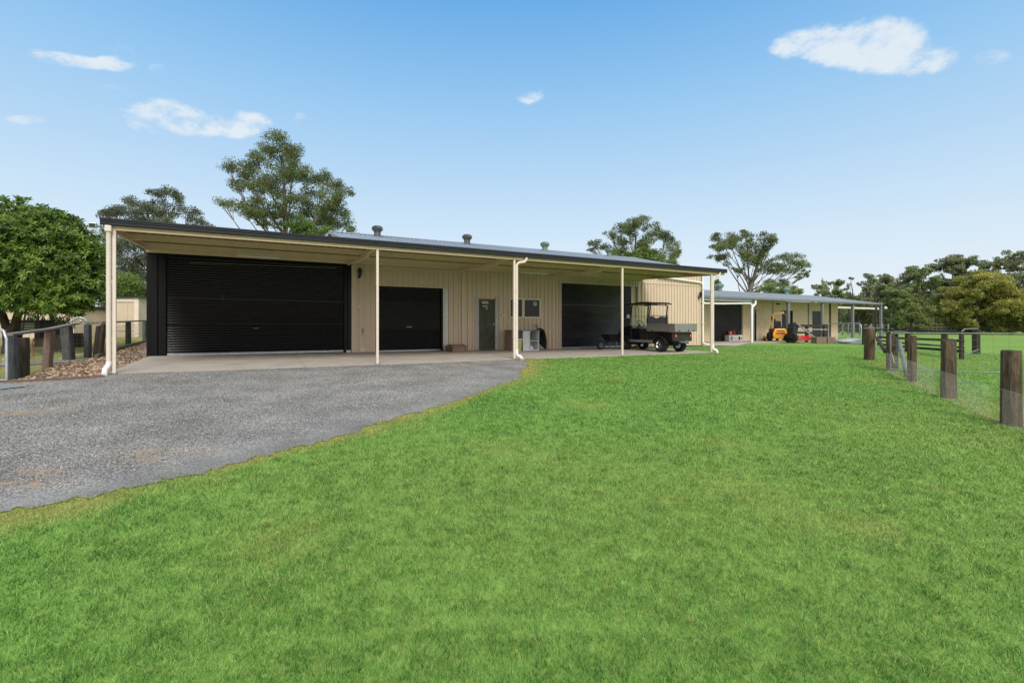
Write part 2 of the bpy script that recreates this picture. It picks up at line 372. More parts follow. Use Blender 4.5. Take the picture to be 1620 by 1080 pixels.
def dryness(x, y):
    d = segdist(x, y, edge); wob = .5+.5*nzf(x, y, 3.1, 3); wide = .16+.95*np.clip(nzf(x, y, .9, 4)+.16, 0, 1)+.14*wob*np.clip(nzf(x, y, 6., 44)+.5, 0, 1)
    k = np.clip(1.15-d/wide, 0, 1)*.85*np.clip(.75+.6*nzf(x, y, 5., 45), .2, 1)
    for (bx, by), r in BROWN:
        if r: k = np.maximum(k, .36*np.exp(-((x-bx)**2+(y-by)**2)/(r*r*.6))*(.4+.6*wob))
    e = N[0]*x+N[1]*y-DF; s = U[0]*(x-O[0])+U[1]*(y-O[1])
    k = np.maximum(k, np.clip(e+.5, 0, 1)*(1-sst(s, -2, 0))*(.78+.3*nzf(x, y, 1.1, 8)))   # the yard on the left
    k = np.maximum(k, np.clip(.8-segdist(x, y, fence_line)/.35, 0, .45)*wob*1.2)
    k = np.maximum(k, .22*np.clip(nzf(x, y, .45, 21)-.05, 0, 1)+.25*np.clip(nzf(x, y, 1.6, 61)-.35, 0, 1))
    far = np.clip((np.hypot(x, y)-30)/30, 0, 1); k = np.maximum(k, far*.5*np.clip(nzf(x, y*2.2, .12, 15), 0, 1))
    return np.clip(k, 0, 1)
def make_ground():
    rs = [0]+list(np.geomspace(.6, 40, 150))+list(np.geomspace(42, 2500, 50)); K = 420
    th = np.linspace(0, 2*math.pi, K, endpoint=False); v = [(0, 0, g1(0, 0))]; 
    R = np.array(rs[1:])[:, None]; X = R*np.sin(th)[None]; Y = R*np.cos(th)[None]; Zz = gz(X, Y)+.003*nzf(X, Y, 1.7, 2)*np.clip(1-R/60, 0, 1)-.007
    vv = np.stack([X, Y, Zz], -1).reshape(-1, 3); v += [tuple(map(float, q)) for q in vv]
    f = [(0, 1+(j+1)%K, 1+j) for j in range(K)]
    for i in range(len(rs)-2):
        a = 1+i*K; b = a+K
        f += [(a+j, a+(j+1)%K, b+(j+1)%K, b+j) for j in range(K)]
    me = bpy.data.meshes.new('ground'); me.from_pydata(v, [], f)
    a = me.attributes.new('dry', 'FLOAT', 'POINT'); arr = np.array(v); a.data.foreach_set('value', dryness(arr[:, 0], arr[:, 1]).astype(np.float32))
    me.update()
    if me.polygons[5].normal.z < 0: me.flip_normals()
    for p in me.polygons: p.use_smooth = True
    o = bpy.data.objects.new('ground', me); COL.objects.link(o); tag(o, kind='structure'); return o
def grassmat(name, near):
    m = bpy.data.materials.new(name); m.use_nodes = True; nt = m.node_tree; nt.nodes.clear(); L = nt.links.new
    out = nt.nodes.new('ShaderNodeOutputMaterial'); g = nt.nodes.new('ShaderNodeNewGeometry')
    def noise(sc, det=6, z=None):
        n = nt.nodes.new('ShaderNodeTexNoise'); n.inputs['Scale'].default_value = sc; n.inputs['Detail'].default_value = det; L(g.outputs['Position'], n.inputs['Vector']); return n.outputs['Fac']
    def mth(op, a, b, cl=False):
        n = nt.nodes.new('ShaderNodeMath'); n.operation = op; n.use_clamp = cl
        for i, q in enumerate((a, b)):
            if isinstance(q, (int, float)): n.inputs[i].default_value = q
            else: L(q, n.inputs[i])
        return n.outputs[0]
    def mix(f, a, b):
        n = nt.nodes.new('ShaderNodeMix'); n.data_type = 'RGBA'; L(f, n.inputs['Factor'])
        for k, q in (('A', a), ('B', b)):
            if isinstance(q, tuple): n.inputs[k].default_value = (*q, 1)
            else: L(q, n.inputs[k])
        return n.outputs['Result']
    ad = nt.nodes.new('ShaderNodeAttribute'); ad.attribute_name = 'dry'
    patch = mth('MULTIPLY_ADD', noise(.7), .40); patch.node.inputs[2].default_value = -.19
    patch2 = mth('MULTIPLY_ADD', noise(7), 1.1); patch2.node.inputs[2].default_value = -.55
    if near:
        ar = nt.nodes.new('ShaderNodeAttribute'); ar.attribute_name = 'rnd'; base = ar.outputs['Fac']
    else: base = noise(28, 10)
    f = mth('ADD', mth('ADD', base, patch), patch2, True)
    c = mix(f, (.022, .105, .013), (.38, .65, .175)) if near else mix(f, (.070, .17, .024), (.25, .40, .09))
    dryc = mix(base, (.33, .27, .055), (.72, .58, .21)) if near else mix(base, (.20, .18, .07), (.38, .33, .16))
    dn = mth('ADD', ad.outputs['Fac'], mth('MULTIPLY', mth('SUBTRACT', noise(14, 5), .5), .5)); dn = mth('MULTIPLY', dn, mth('GREATER_THAN', ad.outputs['Fac'], .015))
    c = mix(mth('ADD', dn, 0., True), c, dryc)
    p = nt.nodes.new('ShaderNodeBsdfPrincipled'); p.inputs['Roughness'].default_value = .55 if near else .95; p.inputs['Specular IOR Level'].default_value = .25 if near else .1
    L(c, p.inputs['Base Color'])
    if near:
        t = nt.nodes.new('ShaderNodeBsdfTranslucent'); L(c, t.inputs['Color']); ms = nt.nodes.new('ShaderNodeMixShader'); ms.inputs[0].default_value = .4
        L(p.outputs[0], ms.inputs[1]); L(t.outputs[0], ms.inputs[2]); L(ms.outputs[0], out.inputs[0])
    else:
        bp = nt.nodes.new('ShaderNodeBump'); bp.inputs['Strength'].default_value = .5; bp.inputs['Distance'].default_value = .04; L(noise(30, 10), bp.inputs['Height']); L(bp.outputs[0], p.inputs['Normal'])
        L(p.outputs[0], out.inputs[0])
    M[name] = m
grassmat('turf', False); grassmat('blades', True)
ground = make_ground(); ground.data.materials.append(M['turf'])

def gravelmat():
    m = bpy.data.materials.new('gravel'); m.use_nodes = True; nt = m.node_tree; L = nt.links.new; p = nt.nodes['Principled BSDF']
    g = nt.nodes.new('ShaderNodeNewGeometry')
    def nz_(sc, det=6):
        n = nt.nodes.new('ShaderNodeTexNoise'); n.inputs['Scale'].default_value = sc; n.inputs['Detail'].default_value = det; L(g.outputs['Position'], n.inputs['Vector']); return n
    v = nt.nodes.new('ShaderNodeTexVoronoi'); v.inputs['Scale'].default_value = 80; L(g.outputs['Position'], v.inputs['Vector'])
    bw = nt.nodes.new('ShaderNodeRGBToBW'); L(v.outputs['Color'], bw.inputs[0])
    cr = nt.nodes.new('ShaderNodeValToRGB'); e = cr.color_ramp.elements
    e[0].position = .12; e[0].color = (.055, .056, .058, 1); e[1].position = .95; e[1].color = (.56, .55, .52, 1)
    x = cr.color_ramp.elements.new(.55); x.color = (.200, .198, .192, 1); L(bw.outputs[0], cr.inputs[0])
    # fine dust near the grass margin and in wheel tracks
    big = nz_(.55, 5); r = nt.nodes.new('ShaderNodeMapRange'); r.inputs[1].default_value = .45; r.inputs[2].default_value = .7; L(big.outputs['Fac'], r.inputs[0])
    at = nt.nodes.new('ShaderNodeAttribute'); at.attribute_name = 'dust'
    mm = nt.nodes.new('ShaderNodeMath'); mm.operation = 'MULTIPLY_ADD'; L(r.outputs[0], mm.inputs[0]); mm.inputs[1].default_value = .25; L(at.outputs['Fac'], mm.inputs[2]); mm.use_clamp = True
    mx = nt.nodes.new('ShaderNodeMix'); mx.data_type = 'RGBA'; L(mm.outputs[0], mx.inputs['Factor']); L(cr.outputs[0], mx.inputs['A']); mx.inputs['B'].default_value = (.225, .228, .238, 1)
    bn = nz_(1.3, 7); rb = nt.nodes.new('ShaderNodeMapRange'); rb.inputs[1].default_value = .3; rb.inputs[2].default_value = .7; rb.inputs[3].default_value = .70; rb.inputs[4].default_value = 1.25; L(bn.outputs['Fac'], rb.inputs[0])
    ml = nt.nodes.new('ShaderNodeVectorMath'); ml.operation = 'SCALE'; L(mx.outputs['Result'], ml.inputs[0]); L(rb.outputs[0], ml.inputs['Scale'])
    # rusty clay stains
    st = nt.nodes.new('ShaderNodeAttribute'); st.attribute_name = 'stain'; n3 = nz_(9, 6); r3 = nt.nodes.new('ShaderNodeMapRange'); r3.inputs[1].default_value = .42; r3.inputs[2].default_value = .62; L(n3.outputs['Fac'], r3.inputs[0])
    m3 = nt.nodes.new('ShaderNodeMath'); m3.operation = 'MULTIPLY'; L(st.outputs['Fac'], m3.inputs[0]); L(r3.outputs[0], m3.inputs[1])
    mx2 = nt.nodes.new('ShaderNodeMix'); mx2.data_type = 'RGBA'; L(m3.outputs[0], mx2.inputs['Factor']); L(ml.outputs[0], mx2.inputs['A']); mx2.inputs['B'].default_value = (.38, .27, .16, 1)
    L(mx2.outputs['Result'], p.inputs['Base Color']); p.inputs['Roughness'].default_value = .9; p.inputs['Specular IOR Level'].default_value = .2
    bp = nt.nodes.new('ShaderNodeBump'); bp.inputs['Strength'].default_value = .9; bp.inputs['Distance'].default_value = .012; bp.invert = True; L(v.outputs['Distance'], bp.inputs['Height']); L(bp.outputs[0], p.inputs['Normal'])
    M['gravel'] = m
gravelmat()
# driveway sheet with a grid inside the outline so that dust and stains can follow it
STAINS = [(25, 655, 60, 5), (45, 765, 50, 7), (60, 745, 40, 6), (240, 724, 55, 6), (250, 712, 60, 5), (310, 712, 40, 4), (120, 640, 20, 2), (725, 577, 22, 2.5)]
def make_drive():
    bm = bmesh.new(); xs = np.arange(-17, 3.5, .16); ys = np.arange(1, 16.5, .16)
    vs = [bm.verts.new((x, y, 0)) for x, y in drive_poly]; bm.faces.new(vs)
    for x in xs:
        bmesh.ops.bisect_plane(bm, geom=bm.verts[:]+bm.edges[:]+bm.faces[:], plane_co=(x, 0, 0), plane_no=(1, 0, 0))
    for y in ys:
        bmesh.ops.bisect_plane(bm, geom=bm.verts[:]+bm.edges[:]+bm.faces[:], plane_co=(0, y, 0), plane_no=(0, 1, 0))
    bmesh.ops.triangulate(bm, faces=bm.faces)
    for v in bm.verts: v.co.z = g1(v.co.x, v.co.y)+.003
    bmesh.ops.recalc_face_normals(bm, faces=bm.faces)
    me = bpy.data.meshes.new('driveway'); bm.to_mesh(me); bm.free()
    if me.polygons[0].normal.z < 0: me.flip_normals()
    c = np.array([v.co[:] for v in me.vertices]); x, y = c[:, 0], c[:, 1]
    d = segdist(x, y, edge); a = me.attributes.new('dust', 'FLOAT', 'POINT')
    leftk = np.clip((-x+1)/3, 0, 1); a.data.foreach_set('value', (np.clip(1.15-d/(.75+.3*nzf(x, y, 1.2, 5)), 0, 1)*(.15+.5*leftk)).astype(np.float32))
    st = np.zeros(len(x))
    px = CX+FL*x/np.maximum(y, .1); 
    for sx, sy, rx, ry in STAINS:
        gx, gy = G(sx, sy); gx2, _ = G(sx+rx, sy); _, gy2 = G(sx, sy-ry); st = np.maximum(st, np.exp(-(((x-gx)/(gx2-gx))**2+((y-gy)/(gy2-gy))**2)))
    a = me.attributes.new('stain', 'FLOAT', 'POINT'); a.data.foreach_set('value', st.astype(np.float32))
    me.materials.append(M['gravel']); o = bpy.data.objects.new('driveway', me); COL.objects.link(o); tag(o, kind='structure')
make_drive()

def scatter(n, rmin, rmax, power, half=58):
    """points around the viewer's end of the lawn, density falling with distance"""
    u = rng.random(n); k = 2-power; r = (rmin**k+u*(rmax**k-rmin**k))**(1/k)
    th = np.radians(rng.uniform(-half, half, n)); return r*np.sin(th), r*np.cos(th), r
def es(x, y): return N[0]*x+N[1]*y-DF, U[0]*(x-O[0])+U[1]*(y-O[1])
far_slab = [W(S(1108, 7.4), 7.4), W(S(1186, 6.75), 6.75), W(S(1240, 6.2), 6.2), W(S(1395, 6.6), 6.6), W(S(1395, 7.4), 9.3), W(S(1108, 7.4), 9.3)]
path_poly = [W(S(1111)-.2, TW-.3), W(S(1111)+1.1, TW-.2), G(1165, 547.5), G(1193, 541.6), G(1160, 540.6), W(S(1111)+.2, TW+.35)]
def make_grass():
    n = 1550000
    x, y, r = scatter(n, 1.25, 30, 1.45)
    ok = ~inpoly(x, y, [(a, b) for a, b in drive_poly]) & ~inpoly(x, y, slab_poly) & ~inpoly(x, y, bed_poly) & ~inpoly(x, y, far_slab) & ~inpoly(x, y, path_poly)
    e, s = es(x, y); inside = (e > TW-.1) & (s > 0) & (s < S(1111)+.05) & (e < 16); ok &= ~inside
    # a ragged fringe creeping over the gravel
    x2, y2, r2 = scatter(330000, 2.5, 18, 1.2); d2 = segdist(x2, y2, edge); k2 = (d2 < .50*rng.random(len(x2))**2.6*(.35+np.clip(nzf(x2, y2, 1.6, 71)+.4, 0, 1.2))+.01)&~inpoly(x2, y2, slab_poly)
    x = np.concatenate([x[ok], x2[k2]]); y = np.concatenate([y[ok], y2[k2]]); r = np.concatenate([r[ok], r2[k2]]); n = len(x)
    e, s = es(x, y); dry = dryness(x, y); yard = (s < 0) & (e > 0)
    thin = nzf(x, y, 5., 30)
    h = (.012+.024*rng.random(n)+.006*nzf(x, y, 9, 31))*np.where(yard, .6, 1)*np.clip(1.05-.5*dry, .4, 1)*np.where(r<9, 1, np.clip(1.0-(r-9)*.025, .6, 1))
    near_post = segdist(x, y, fence_line); h *= 1+.5*np.exp(-(near_post/.25)**2)
    wd = .0023*np.clip(r/2.4, 1, 6.5)*rng.uniform(.6, 1.5, n)
    a = rng.uniform(0, 2*math.pi, n); b = rng.uniform(0, 2*math.pi, n); lean = h*rng.uniform(.15, 1.25, n)
    z = gz(x, y)-.004
    dx, dy = np.cos(a)*wd/2, np.sin(a)*wd/2
    v = np.empty((n, 3, 3)); v[:, 0] = np.stack([x-dx, y-dy, z], 1); v[:, 1] = np.stack([x+dx, y+dy, z], 1)
    v[:, 2] = np.stack([x+np.cos(b)*lean, y+np.sin(b)*lean, z+h], 1)
    rnd = np.clip(rng.normal(.45, .36, n)+.05*nzf(x, y, 2.2, 33), 0, 1)
    straw = rng.random(n) < .012
    o = npmesh('lawn_grass', v.reshape(-1, 3), 3, 'blades', {'rnd': rnd, 'dry': np.where(straw, 1, dry*(.75+.5*rng.random(n)))}); tag(o, kind='stuff')
make_grass()
def make_stones():
    n = 130000; x, y, r = scatter(n, 2.6, 17, 1.1); ok = inpoly(x, y, drive_poly); d = segdist(x, y, edge)
    e, s = es(x, y); ok &= rng.random(n) < np.clip(d/.7, .35+.6*(x > -1), 1); x, y, r = x[ok], y[ok], r[ok]; n = len(x)
    sz = rng.uniform(.003, .0072, n)*np.clip(r/5, 1, 1.6); z = gz(x, y)+.010; a0 = rng.uniform(0, 6.28, n); v = np.empty((n, 3, 3, 3))
    c = []; 
    for k in range(3):
        a = a0+k*2.09+rng.uniform(-.4, .4, n); q = sz*rng.uniform(.7, 1.4, n); c.append(np.stack([x+np.cos(a)*q, y+np.sin(a)*q, z], 1))
    top = np.stack([x+rng.uniform(-.3, .3, n)*sz, y+rng.uniform(-.3, .3, n)*sz, z+sz*rng.uniform(.6, 1.1, n)], 1)
    for k in range(3): v[:, k, 0] = c[k]; v[:, k, 1] = c[(k+1)%3]; v[:, k, 2] = top
    o = npmesh('loose_gravel', v.reshape(-1, 3), 3, 'stone_bits', np.repeat(np.clip(rng.normal(.42, .28, n), 0, 1), 3)); tag(o, kind='stuff')
make_stones()
def leaves_on(x, y, z0, size, name, mat, kind='stuff'):
    n = len(x); a = rng.uniform(0, 6.28, n); l = size*rng.uniform(.6, 1.3, n); w_ = l*rng.uniform(.22, .4, n); ti = rng.uniform(-.5, .5, n); z = gz(x, y)+z0+rng.random(n)*.03
    ca, sa = np.cos(a), np.sin(a); v = np.empty((n, 4, 3))
    for k, (p, q, u) in enumerate(((-1, 0, 0.), (0, -1, .4), (1, 0, .15), (0, 1, -.3))):
        v[:, k, 0] = x+ca*l/2*p-sa*w_/2*q; v[:, k, 1] = y+sa*l/2*p+ca*w_/2*q; v[:, k, 2] = z+ti*l*.4*p+u*w_
    o = npmesh(name, v.reshape(-1, 3), 4, mat, rng.random(n)); tag(o, kind=kind); return o
def grid_sheet(name, poly, dz, mat, step=.3, zf=None):
    bm = bmesh.new(); vs = [bm.verts.new((x, y, 0)) for x, y in poly]; bm.faces.new(vs)
    xs = [p[0] for p in poly]; ys = [p[1] for p in poly]
    for k, (lo, hi) in enumerate(((min(xs), max(xs)), (min(ys), max(ys)))):
        for q in np.arange(lo+step, hi, step):
            co = [0, 0, 0]; co[k] = q; no = [0, 0, 0]; no[k] = 1
            bmesh.ops.bisect_plane(bm, geom=bm.verts[:]+bm.edges[:]+bm.faces[:], plane_co=co, plane_no=no)
    bmesh.ops.triangulate(bm, faces=bm.faces)
    for v in bm.verts: v.co.z = (zf or g1)(v.co.x, v.co.y)+dz
    bmesh.ops.recalc_face_normals(bm, faces=bm.faces); me = bpy.data.meshes.new(name); bm.to_mesh(me); bm.free()
    if me.polygons[0].normal.z < 0: me.flip_normals()
    me.materials.append(M[mat]); o = bpy.data.objects.new(name, me); COL.objects.link(o); return tag(o, kind='structure')
pm('bed_soil', (.16, .11, .075), .95, c2=(.26, .19, .14), vs=12, bump=.8, bs=50)
grid_sheet('garden_bed', bed_poly, .010, 'bed_soil', .4)
bx = np.array([p[0] for p in bed_poly]); by = np.array([p[1] for p in bed_poly])
x = rng.uniform(bx.min(), bx.max(), 30000); y = rng.uniform(by.min(), by.max(), 30000); k = inpoly(x, y, bed_poly)
leaves_on(x[k], y[k], .012, .085, 'leaf_litter', 'leaf_litter')
# thin drift of leaves by the middle downpipe and in the yard
x, y = rng.normal(0, .28, 200), rng.normal(0, .10, 200); bx0 = W(S(826, 0), -.14); xx = bx0[0]+x*U[0]+y*N[0]; yy = bx0[1]+x*U[1]+y*N[1]
leaves_on(xx, yy, .02, .05, 'drifted_leaves', 'leaf_litter')
x = rng.uniform(-26, -9, 5000); y = rng.uniform(9, 26, 5000); e, s = es(x, y); k = (s < -.6) & (e > 1)
leaves_on(x[k], y[k], .02, .075, 'fallen_leaves', 'leaf_litter')

# concrete slabs (sloping a little up to the wall)
def concrete():
    m = pm('concrete', (.34, .295, .255), .75, c2=(.46, .415, .37), vs=1.6, bump=.25, bs=60, spec=.3)
    return m
concrete()
def slabz(x, y):
    e, s = es(x, y); k = min(max(e/TW, 0), 1); return k*(.125-.095*min(max((s-1)/14, 0), 1))
def solid(name, poly, zf, depth, mat, kind='structure'):
    bm = bmesh.new(); top = [bm.verts.new((x, y, zf(x, y))) for x, y in poly]; f = bm.faces.new(top)
    r = bmesh.ops.extrude_face_region(bm, geom=[f]); 
    for v in [q for q in r['geom'] if isinstance(q, bmesh.types.BMVert)]: v.co.z -= depth
    bmesh.ops.recalc_face_normals(bm, faces=bm.faces); bmesh.ops.triangulate(bm, faces=bm.faces)
    me = bpy.data.meshes.new(name); bm.to_mesh(me); bm.free(); me.materials.append(M[mat]); o = bpy.data.objects.new(name, me); COL.objects.link(o); return tag(o, kind=kind)
cols = [0.05, 4, 8, 12, 16, LEN-.3]
slab_o = MB(); 
for a, b in zip(cols[:-1], cols[1:]):
    y1a = TW if a < 14.5 else TW; 
    q = [W(a, 0), W(b-.012, 0), W(b-.012, TW if b < 17 else 2.7), W(a, TW)]
    zt = [slabz(*p) for p in q]
    slab_o.add([(p[0], p[1], z) for p, z in zip(q, zt)]+[(p[0], p[1], -.3) for p in q], [(0,1,2,3),(7,6,5,4),(0,4,5,1),(1,5,6,2),(2,6,7,3),(3,7,4,0)])
tag(slab_o.build('concrete_floor', 'concrete'), kind='structure')
flat('concrete_path', path_poly, .012, 'concrete')
solid('yard_paving', far_slab, lambda x, y: g1(x, y)+.02, .2, 'concrete')
#MARK3
# ------------------------------------------------------------------ main shed
def ribbed(mb, s0, s1, z0, z1, t, pitch=.2, h=.045, rw=.026, face=-1):
    """vertical ribbed wall sheet, ribs towards the viewer"""
    if s1-s0 < .02 or z1-z0 < .02: return
    pr = [(s0, 0)]; k = math.ceil((s0+.001)/pitch)
    while k*pitch < s1-rw*1.6:
        c = k*pitch
        if c-rw > s0+.002:
            pr += [(c-rw, 0), (c-rw*.85, h), (c+rw*.85, h), (c+rw, 0)]
            m = c+pitch/2
            if m+.02 < s1-.01: pr += [(m-.012, 0), (m, .004), (m+.012, 0)]
        k += 1
    pr.append((s1, 0)); v = []; n = len(pr)
    for zz in (z0, z1): v += [(a, t+face*b, zz) for a, b in pr]
    mb.add(v, [(i, i+1, n+i+1, n+i) for i in range(n-1)])
    return mb
def slats(s0, s1, z0, z1, t, pitch=.075, d=.013, sag=0):
    """roller curtain: horizontal rounded corrugations"""
    mb = MB(); v = []; k = int((z1-z0)/pitch*6); 
    for i in range(k+1):
        z = z0+(z1-z0)*i/k; ph = (z-z0)/pitch*2*math.pi; y = t-d*(.5+.5*math.cos(ph))**1.6
        v += [(s0, y, z), (s1, y, z)]
    mb.add(v, [(2*i, 2*i+1, 2*i+3, 2*i+2) for i in range(k)]); return mb
MS = thing('main_shed', (float(O[0]), float(O[1]), 0), ANG, 'long cream steel shed with a deep front awning and three black roller doors', 'shed')
sA, sB, sC, sD = S(232), S(556), S(1012.5), S(1111)
zf = lambda s: .125-.095*min(max((s-1)/14, 0), 1)     # floor height at the wall
WT = 3.98                                              # wall height of the tall part
# openings
d2 = (S(594), S(700.5)); d2t = Z(650, 453.2)
dr = (S(757), S(783)); drt = Z(770, 474)
wn = (S(807), S(852.5)); wz = (Z(830, 501.5), Z(830, 473.5))
d3 = (S(887.5), S(1008.5)); d3t = Z(940, 449.2)
wall = MB()
def wl(a, b, z0, z1): ribbed(wall, a, b, z0, z1, TW)
wl(sB, d2[0], .02, WT); wl(d2[0], d2[1], d2t, WT); wl(d2[1]+.0, dr[0], .02, WT)
wl(dr[0], dr[1], drt, WT); wl(dr[1], wn[0], .02, WT); wl(wn[0], wn[1], .02, wz[0]); wl(wn[0], wn[1], wz[1], WT)
wl(wn[1], d3[0], .02, WT); wl(d3[0], d3[1], d3t, WT); wl(d3[1], sD, .02, WT)
wall.add([(sD, TW, .0), (sD, TW+10, .0), (sD, TW+10, WT), (sD, TW+5, WT+1.25), (sD, TW, WT)], [(0, 1, 2, 3, 4)])
wall.add([(sB, TW, .0), (sB, TW+10, .0), (sB, TW+10, WT), (sB, TW+5, WT+1.25), (sB, TW, WT)], [(0, 4, 3, 2, 1)])
wall.add([(sB, TW+10, 0), (sD, TW+10, 0), (sD, TW+10, WT), (sB, TW+10, WT)], [(0, 1, 2, 3)])
wall.box(sA+.02, sA+.06, TW+.2, TW+9, 0, 3.42); wall.box(sA+.06, sB-.02, TW+8.9, TW+9, 0, 3.42)
MSW = wall.build('wall', 'cream_steel', MS)
tr = MB()     # corner flashings and trims
tr.box(sD-.06, sD+.015, TW-.03, TW+.05, 0, WT); tr.box(sB+.0, sB+.17, TW-.035, TW-.002, .06, 3.2); tr.box(S(734)-.11, S(734)+.04, TW-.05, TW-.024, .12, 3.2)
tr.box(d3[0]-.13, d3[0], TW-.045, TW+.15, .05, d3t+.05); tr.box(d3[1], d3[1]+.09, TW-.045, TW+.15, .05, 3.2); tr.box(S(1000), S(1008), TW+.1, TW+.16, .05, d3t)
tr.box(d3[0], d3[1], TW-.032, TW+.15, d3t-.02, d3t+.035); tr.box(d2[0], d2[1], TW-.032, TW+.12, d2t-.02, d2t+.03)
tr.box(sB+.18, sD-.1, TW-.03, TW-.0, 3.14, 3.22)
tr.build('corner_trim', 'cream_steel', MS)
sk = MB(); sk.box(sD-1.2, sD-.1, TW-.034, TW-.024, .02, .05); sk.build('base_flashing', 'galv_dull', MS)
# tall roof: ribbed sheets either side of the ridge
def roof_sheet(s0, s1, ta, za, tb, zb, pitch=.2, h=.03, th=.004, rw=.03):
    pr = [(s0, 0)]; k = math.ceil(s0/pitch)+0
    while k*pitch < s1-rw:
        c = k*pitch
        if c-rw > s0: pr += [(c-rw, 0), (c-rw*.5, h), (c+rw*.5, h), (c+rw, 0)]
        k += 1
    pr.append((s1, 0)); n = len(pr); v = []
    for (t, z) in ((ta, za), (tb, zb)):
        v += [(a, t, z+b) for a, b in pr]
    for (t, z) in ((ta, za), (tb, zb)):
        v += [(a, t, z+b-th) for a, b in pr]
    f = [(i, i+1, n+i+1, n+i) for i in range(n-1)]+[(2*n+i, 3*n+i, 3*n+i+1, 2*n+i+1) for i in range(n-1)]+[(i, 2*n+i, 2*n+i+1, i+1) for i in range(n-1)]+[(n+i, n+i+1, 3*n+i+1, 3*n+i) for i in range(n-1)]
    m = MB(); m.add(v, f); return m
RT, RZ = TW+5., WT+1.27
r = roof_sheet(sB-.1, sD+.03, TW-.15, WT+.0, RT, RZ); r2 = roof_sheet(sB-.1, sD+.03, RT, RZ, TW+10.2, WT); r.add(r2.v, r2.f)
ROOF = r.build('roof', 'roof_silver', MS)
rc = MB(); rc.prism([(RT-.2, RZ-.02), (RT, RZ+.055), (RT+.2, RZ-.02)], sB-.1, sD+.03, 'yz'); rc.build('ridge_cap', 'roof_silver', ROOF)
for ss in (sB-.12, sD+.032):
    rf = MB(); rf.bar((ss, TW-.15, WT-.02), (ss, RT, RZ-.02), .03, .12); rf.bar((ss, RT, RZ-.02), (ss, TW+10.2, WT-.02), .03, .12)
    rf.build('barge_capping', 'roof_silver', ROOF)
# turbine vents
for i, (px, py) in enumerate(((597, 376), (739, 389.5), (862, 397), (964, 406.5))):
    tt = TW+4.55; s = S(px, tt); z = WT+(RZ-WT)*(tt-TW+.15)/5.15
    z -= .07; v = MB(); v.lathe([(.15, -.2), (.15, .20), (.165, .20), (.165, .23)], (s, tt, z+.06), 16)
    st = v.build('vent_stack', 'vent_grey' if i < 2 else 'vent_green', ROOF, smooth=True)
    v = MB(); n = 18
    v.lathe([(.15, .23), (.17, .24), (.15, .26), (.19, .42), (.1, .49), (.02, .5)], (s, tt, z+.06), 16)
    for j in range(n):
        a = 2*math.pi*j/n; pr = [(.17, .25), (.225, .30), (.245, .37), (.22, .44), (.15, .49), (.05, .51)]
        pts = [(s+q*math.cos(a+(h-.25)*.5), tt+q*math.sin(a+(h-.25)*.5), z+.06+h) for q, h in pr]
        for p0, p1 in zip(pts[:-1], pts[1:]): v.bar(p0, p1, .05, .006)
    v.build('vent_head', 'vent_grey' if i < 2 else 'vent_green', ROOF)

# awning
AZ = lambda t: 3.275+.043*t
aw = roof_sheet(-.02, LEN+.02, -.04, AZ(-.04), TW+.02, AZ(TW+.02), .2, .032, .003)
a2 = roof_sheet(sA-.05, sB-.11, TW+.02, AZ(TW+.02), TW+9.1, AZ(TW+2), .2, .032, .003); aw.add(a2.v, a2.f)
AW = aw.build('awning_roof', 'navy_gutter', MS)
ceil = MB(); 
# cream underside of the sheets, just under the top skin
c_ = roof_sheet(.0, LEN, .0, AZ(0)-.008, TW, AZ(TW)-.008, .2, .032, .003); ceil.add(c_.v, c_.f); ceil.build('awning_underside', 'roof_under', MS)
gu = MB(); prf = [(-.012, 3.175), (-.10, 3.165), (-.115, 3.185), (-.118, 3.225), (-.104, 3.235), (-.118, 3.247), (-.118, 3.262), (-.106, 3.272), (-.118, 3.285), (-.12, 3.318), (-.095, 3.318), (-.09, 3.19), (-.02, 3.19), (-.02, 3.30), (-.012, 3.30)]
gu.prism(prf, -.03, LEN+.03, 'yz'); gu.build('gutter', 'navy_gutter', MS)
fb = MB(); fb.box(.0, LEN, -.010, .055, 3.085, 3.255); fb.box(.0, LEN, -.022, -.010, 3.085, 3.105); fb.build('front_beam', 'tan_frame', MS)
pu = MB()
for t in (1.05, 2.06, 3.05, 4.05): 
    z = AZ(t)-.012
    if t in (2.06, 4.05): pu.box(.02, LEN-.02, t-.03, t-.025, z-.15, z); pu.box(.02, LEN-.02, t-.025, t+.03, z-.004, z); pu.box(.02, LEN-.02, t-.034, t+.03, z-.15, z-.138)
pu.box(.02, sB-.02, TW-.12, TW-.08, 3.225, AZ(TW-.1)-.01); pu.box(sB+.0, LEN, TW-.08, TW-.04, 3.26, AZ(TW-.06)-.01)
pu.build('purlins', 'tan_frame', MS)
for s in (0.02, LEN-.07):
    ra = MB(); ra.bar((s+.02, .05, AZ(.05)-.1), (s+.02, TW, AZ(TW)-.09), .05, .16); ra.build('end_beam', 'tan_frame', MS)
POSTS = [S(180.5, 0), S(597.3, 0), S(814, 0), S(985, 0), S(1126, 0)]
for s in (POSTS[1], POSTS[2], POSTS[3]):
    rb = MB(); rb.bar((s, 1.25, AZ(1.25)-.225), (s, TW-.02, AZ(TW)-.235), .075, .10); rb.bar((s, .06, AZ(0)-.085), (s, 1.24, AZ(1.24)-.115), .07, .14); rb.box(s-.036, s+.036, 1.235, 1.249, AZ(1.25)-.28, AZ(1.25)-.18); rb.build('rafter', 'tan_frame', MS)
for s in POSTS:
    p = MB(); x = .032
    p.prism([(s-x, -.01), (s+x, -.01), (s+x, .055), (s-x, .055)], -.04, 3.086, 'xy'); 
    po = p.build('post', 'cream_post', MS, bevel=.006)
    b = MB(); b.box(s-.055, s+.055, -.03, .075, .0, .008); b.build('base_plate', 'galv_dull', po)
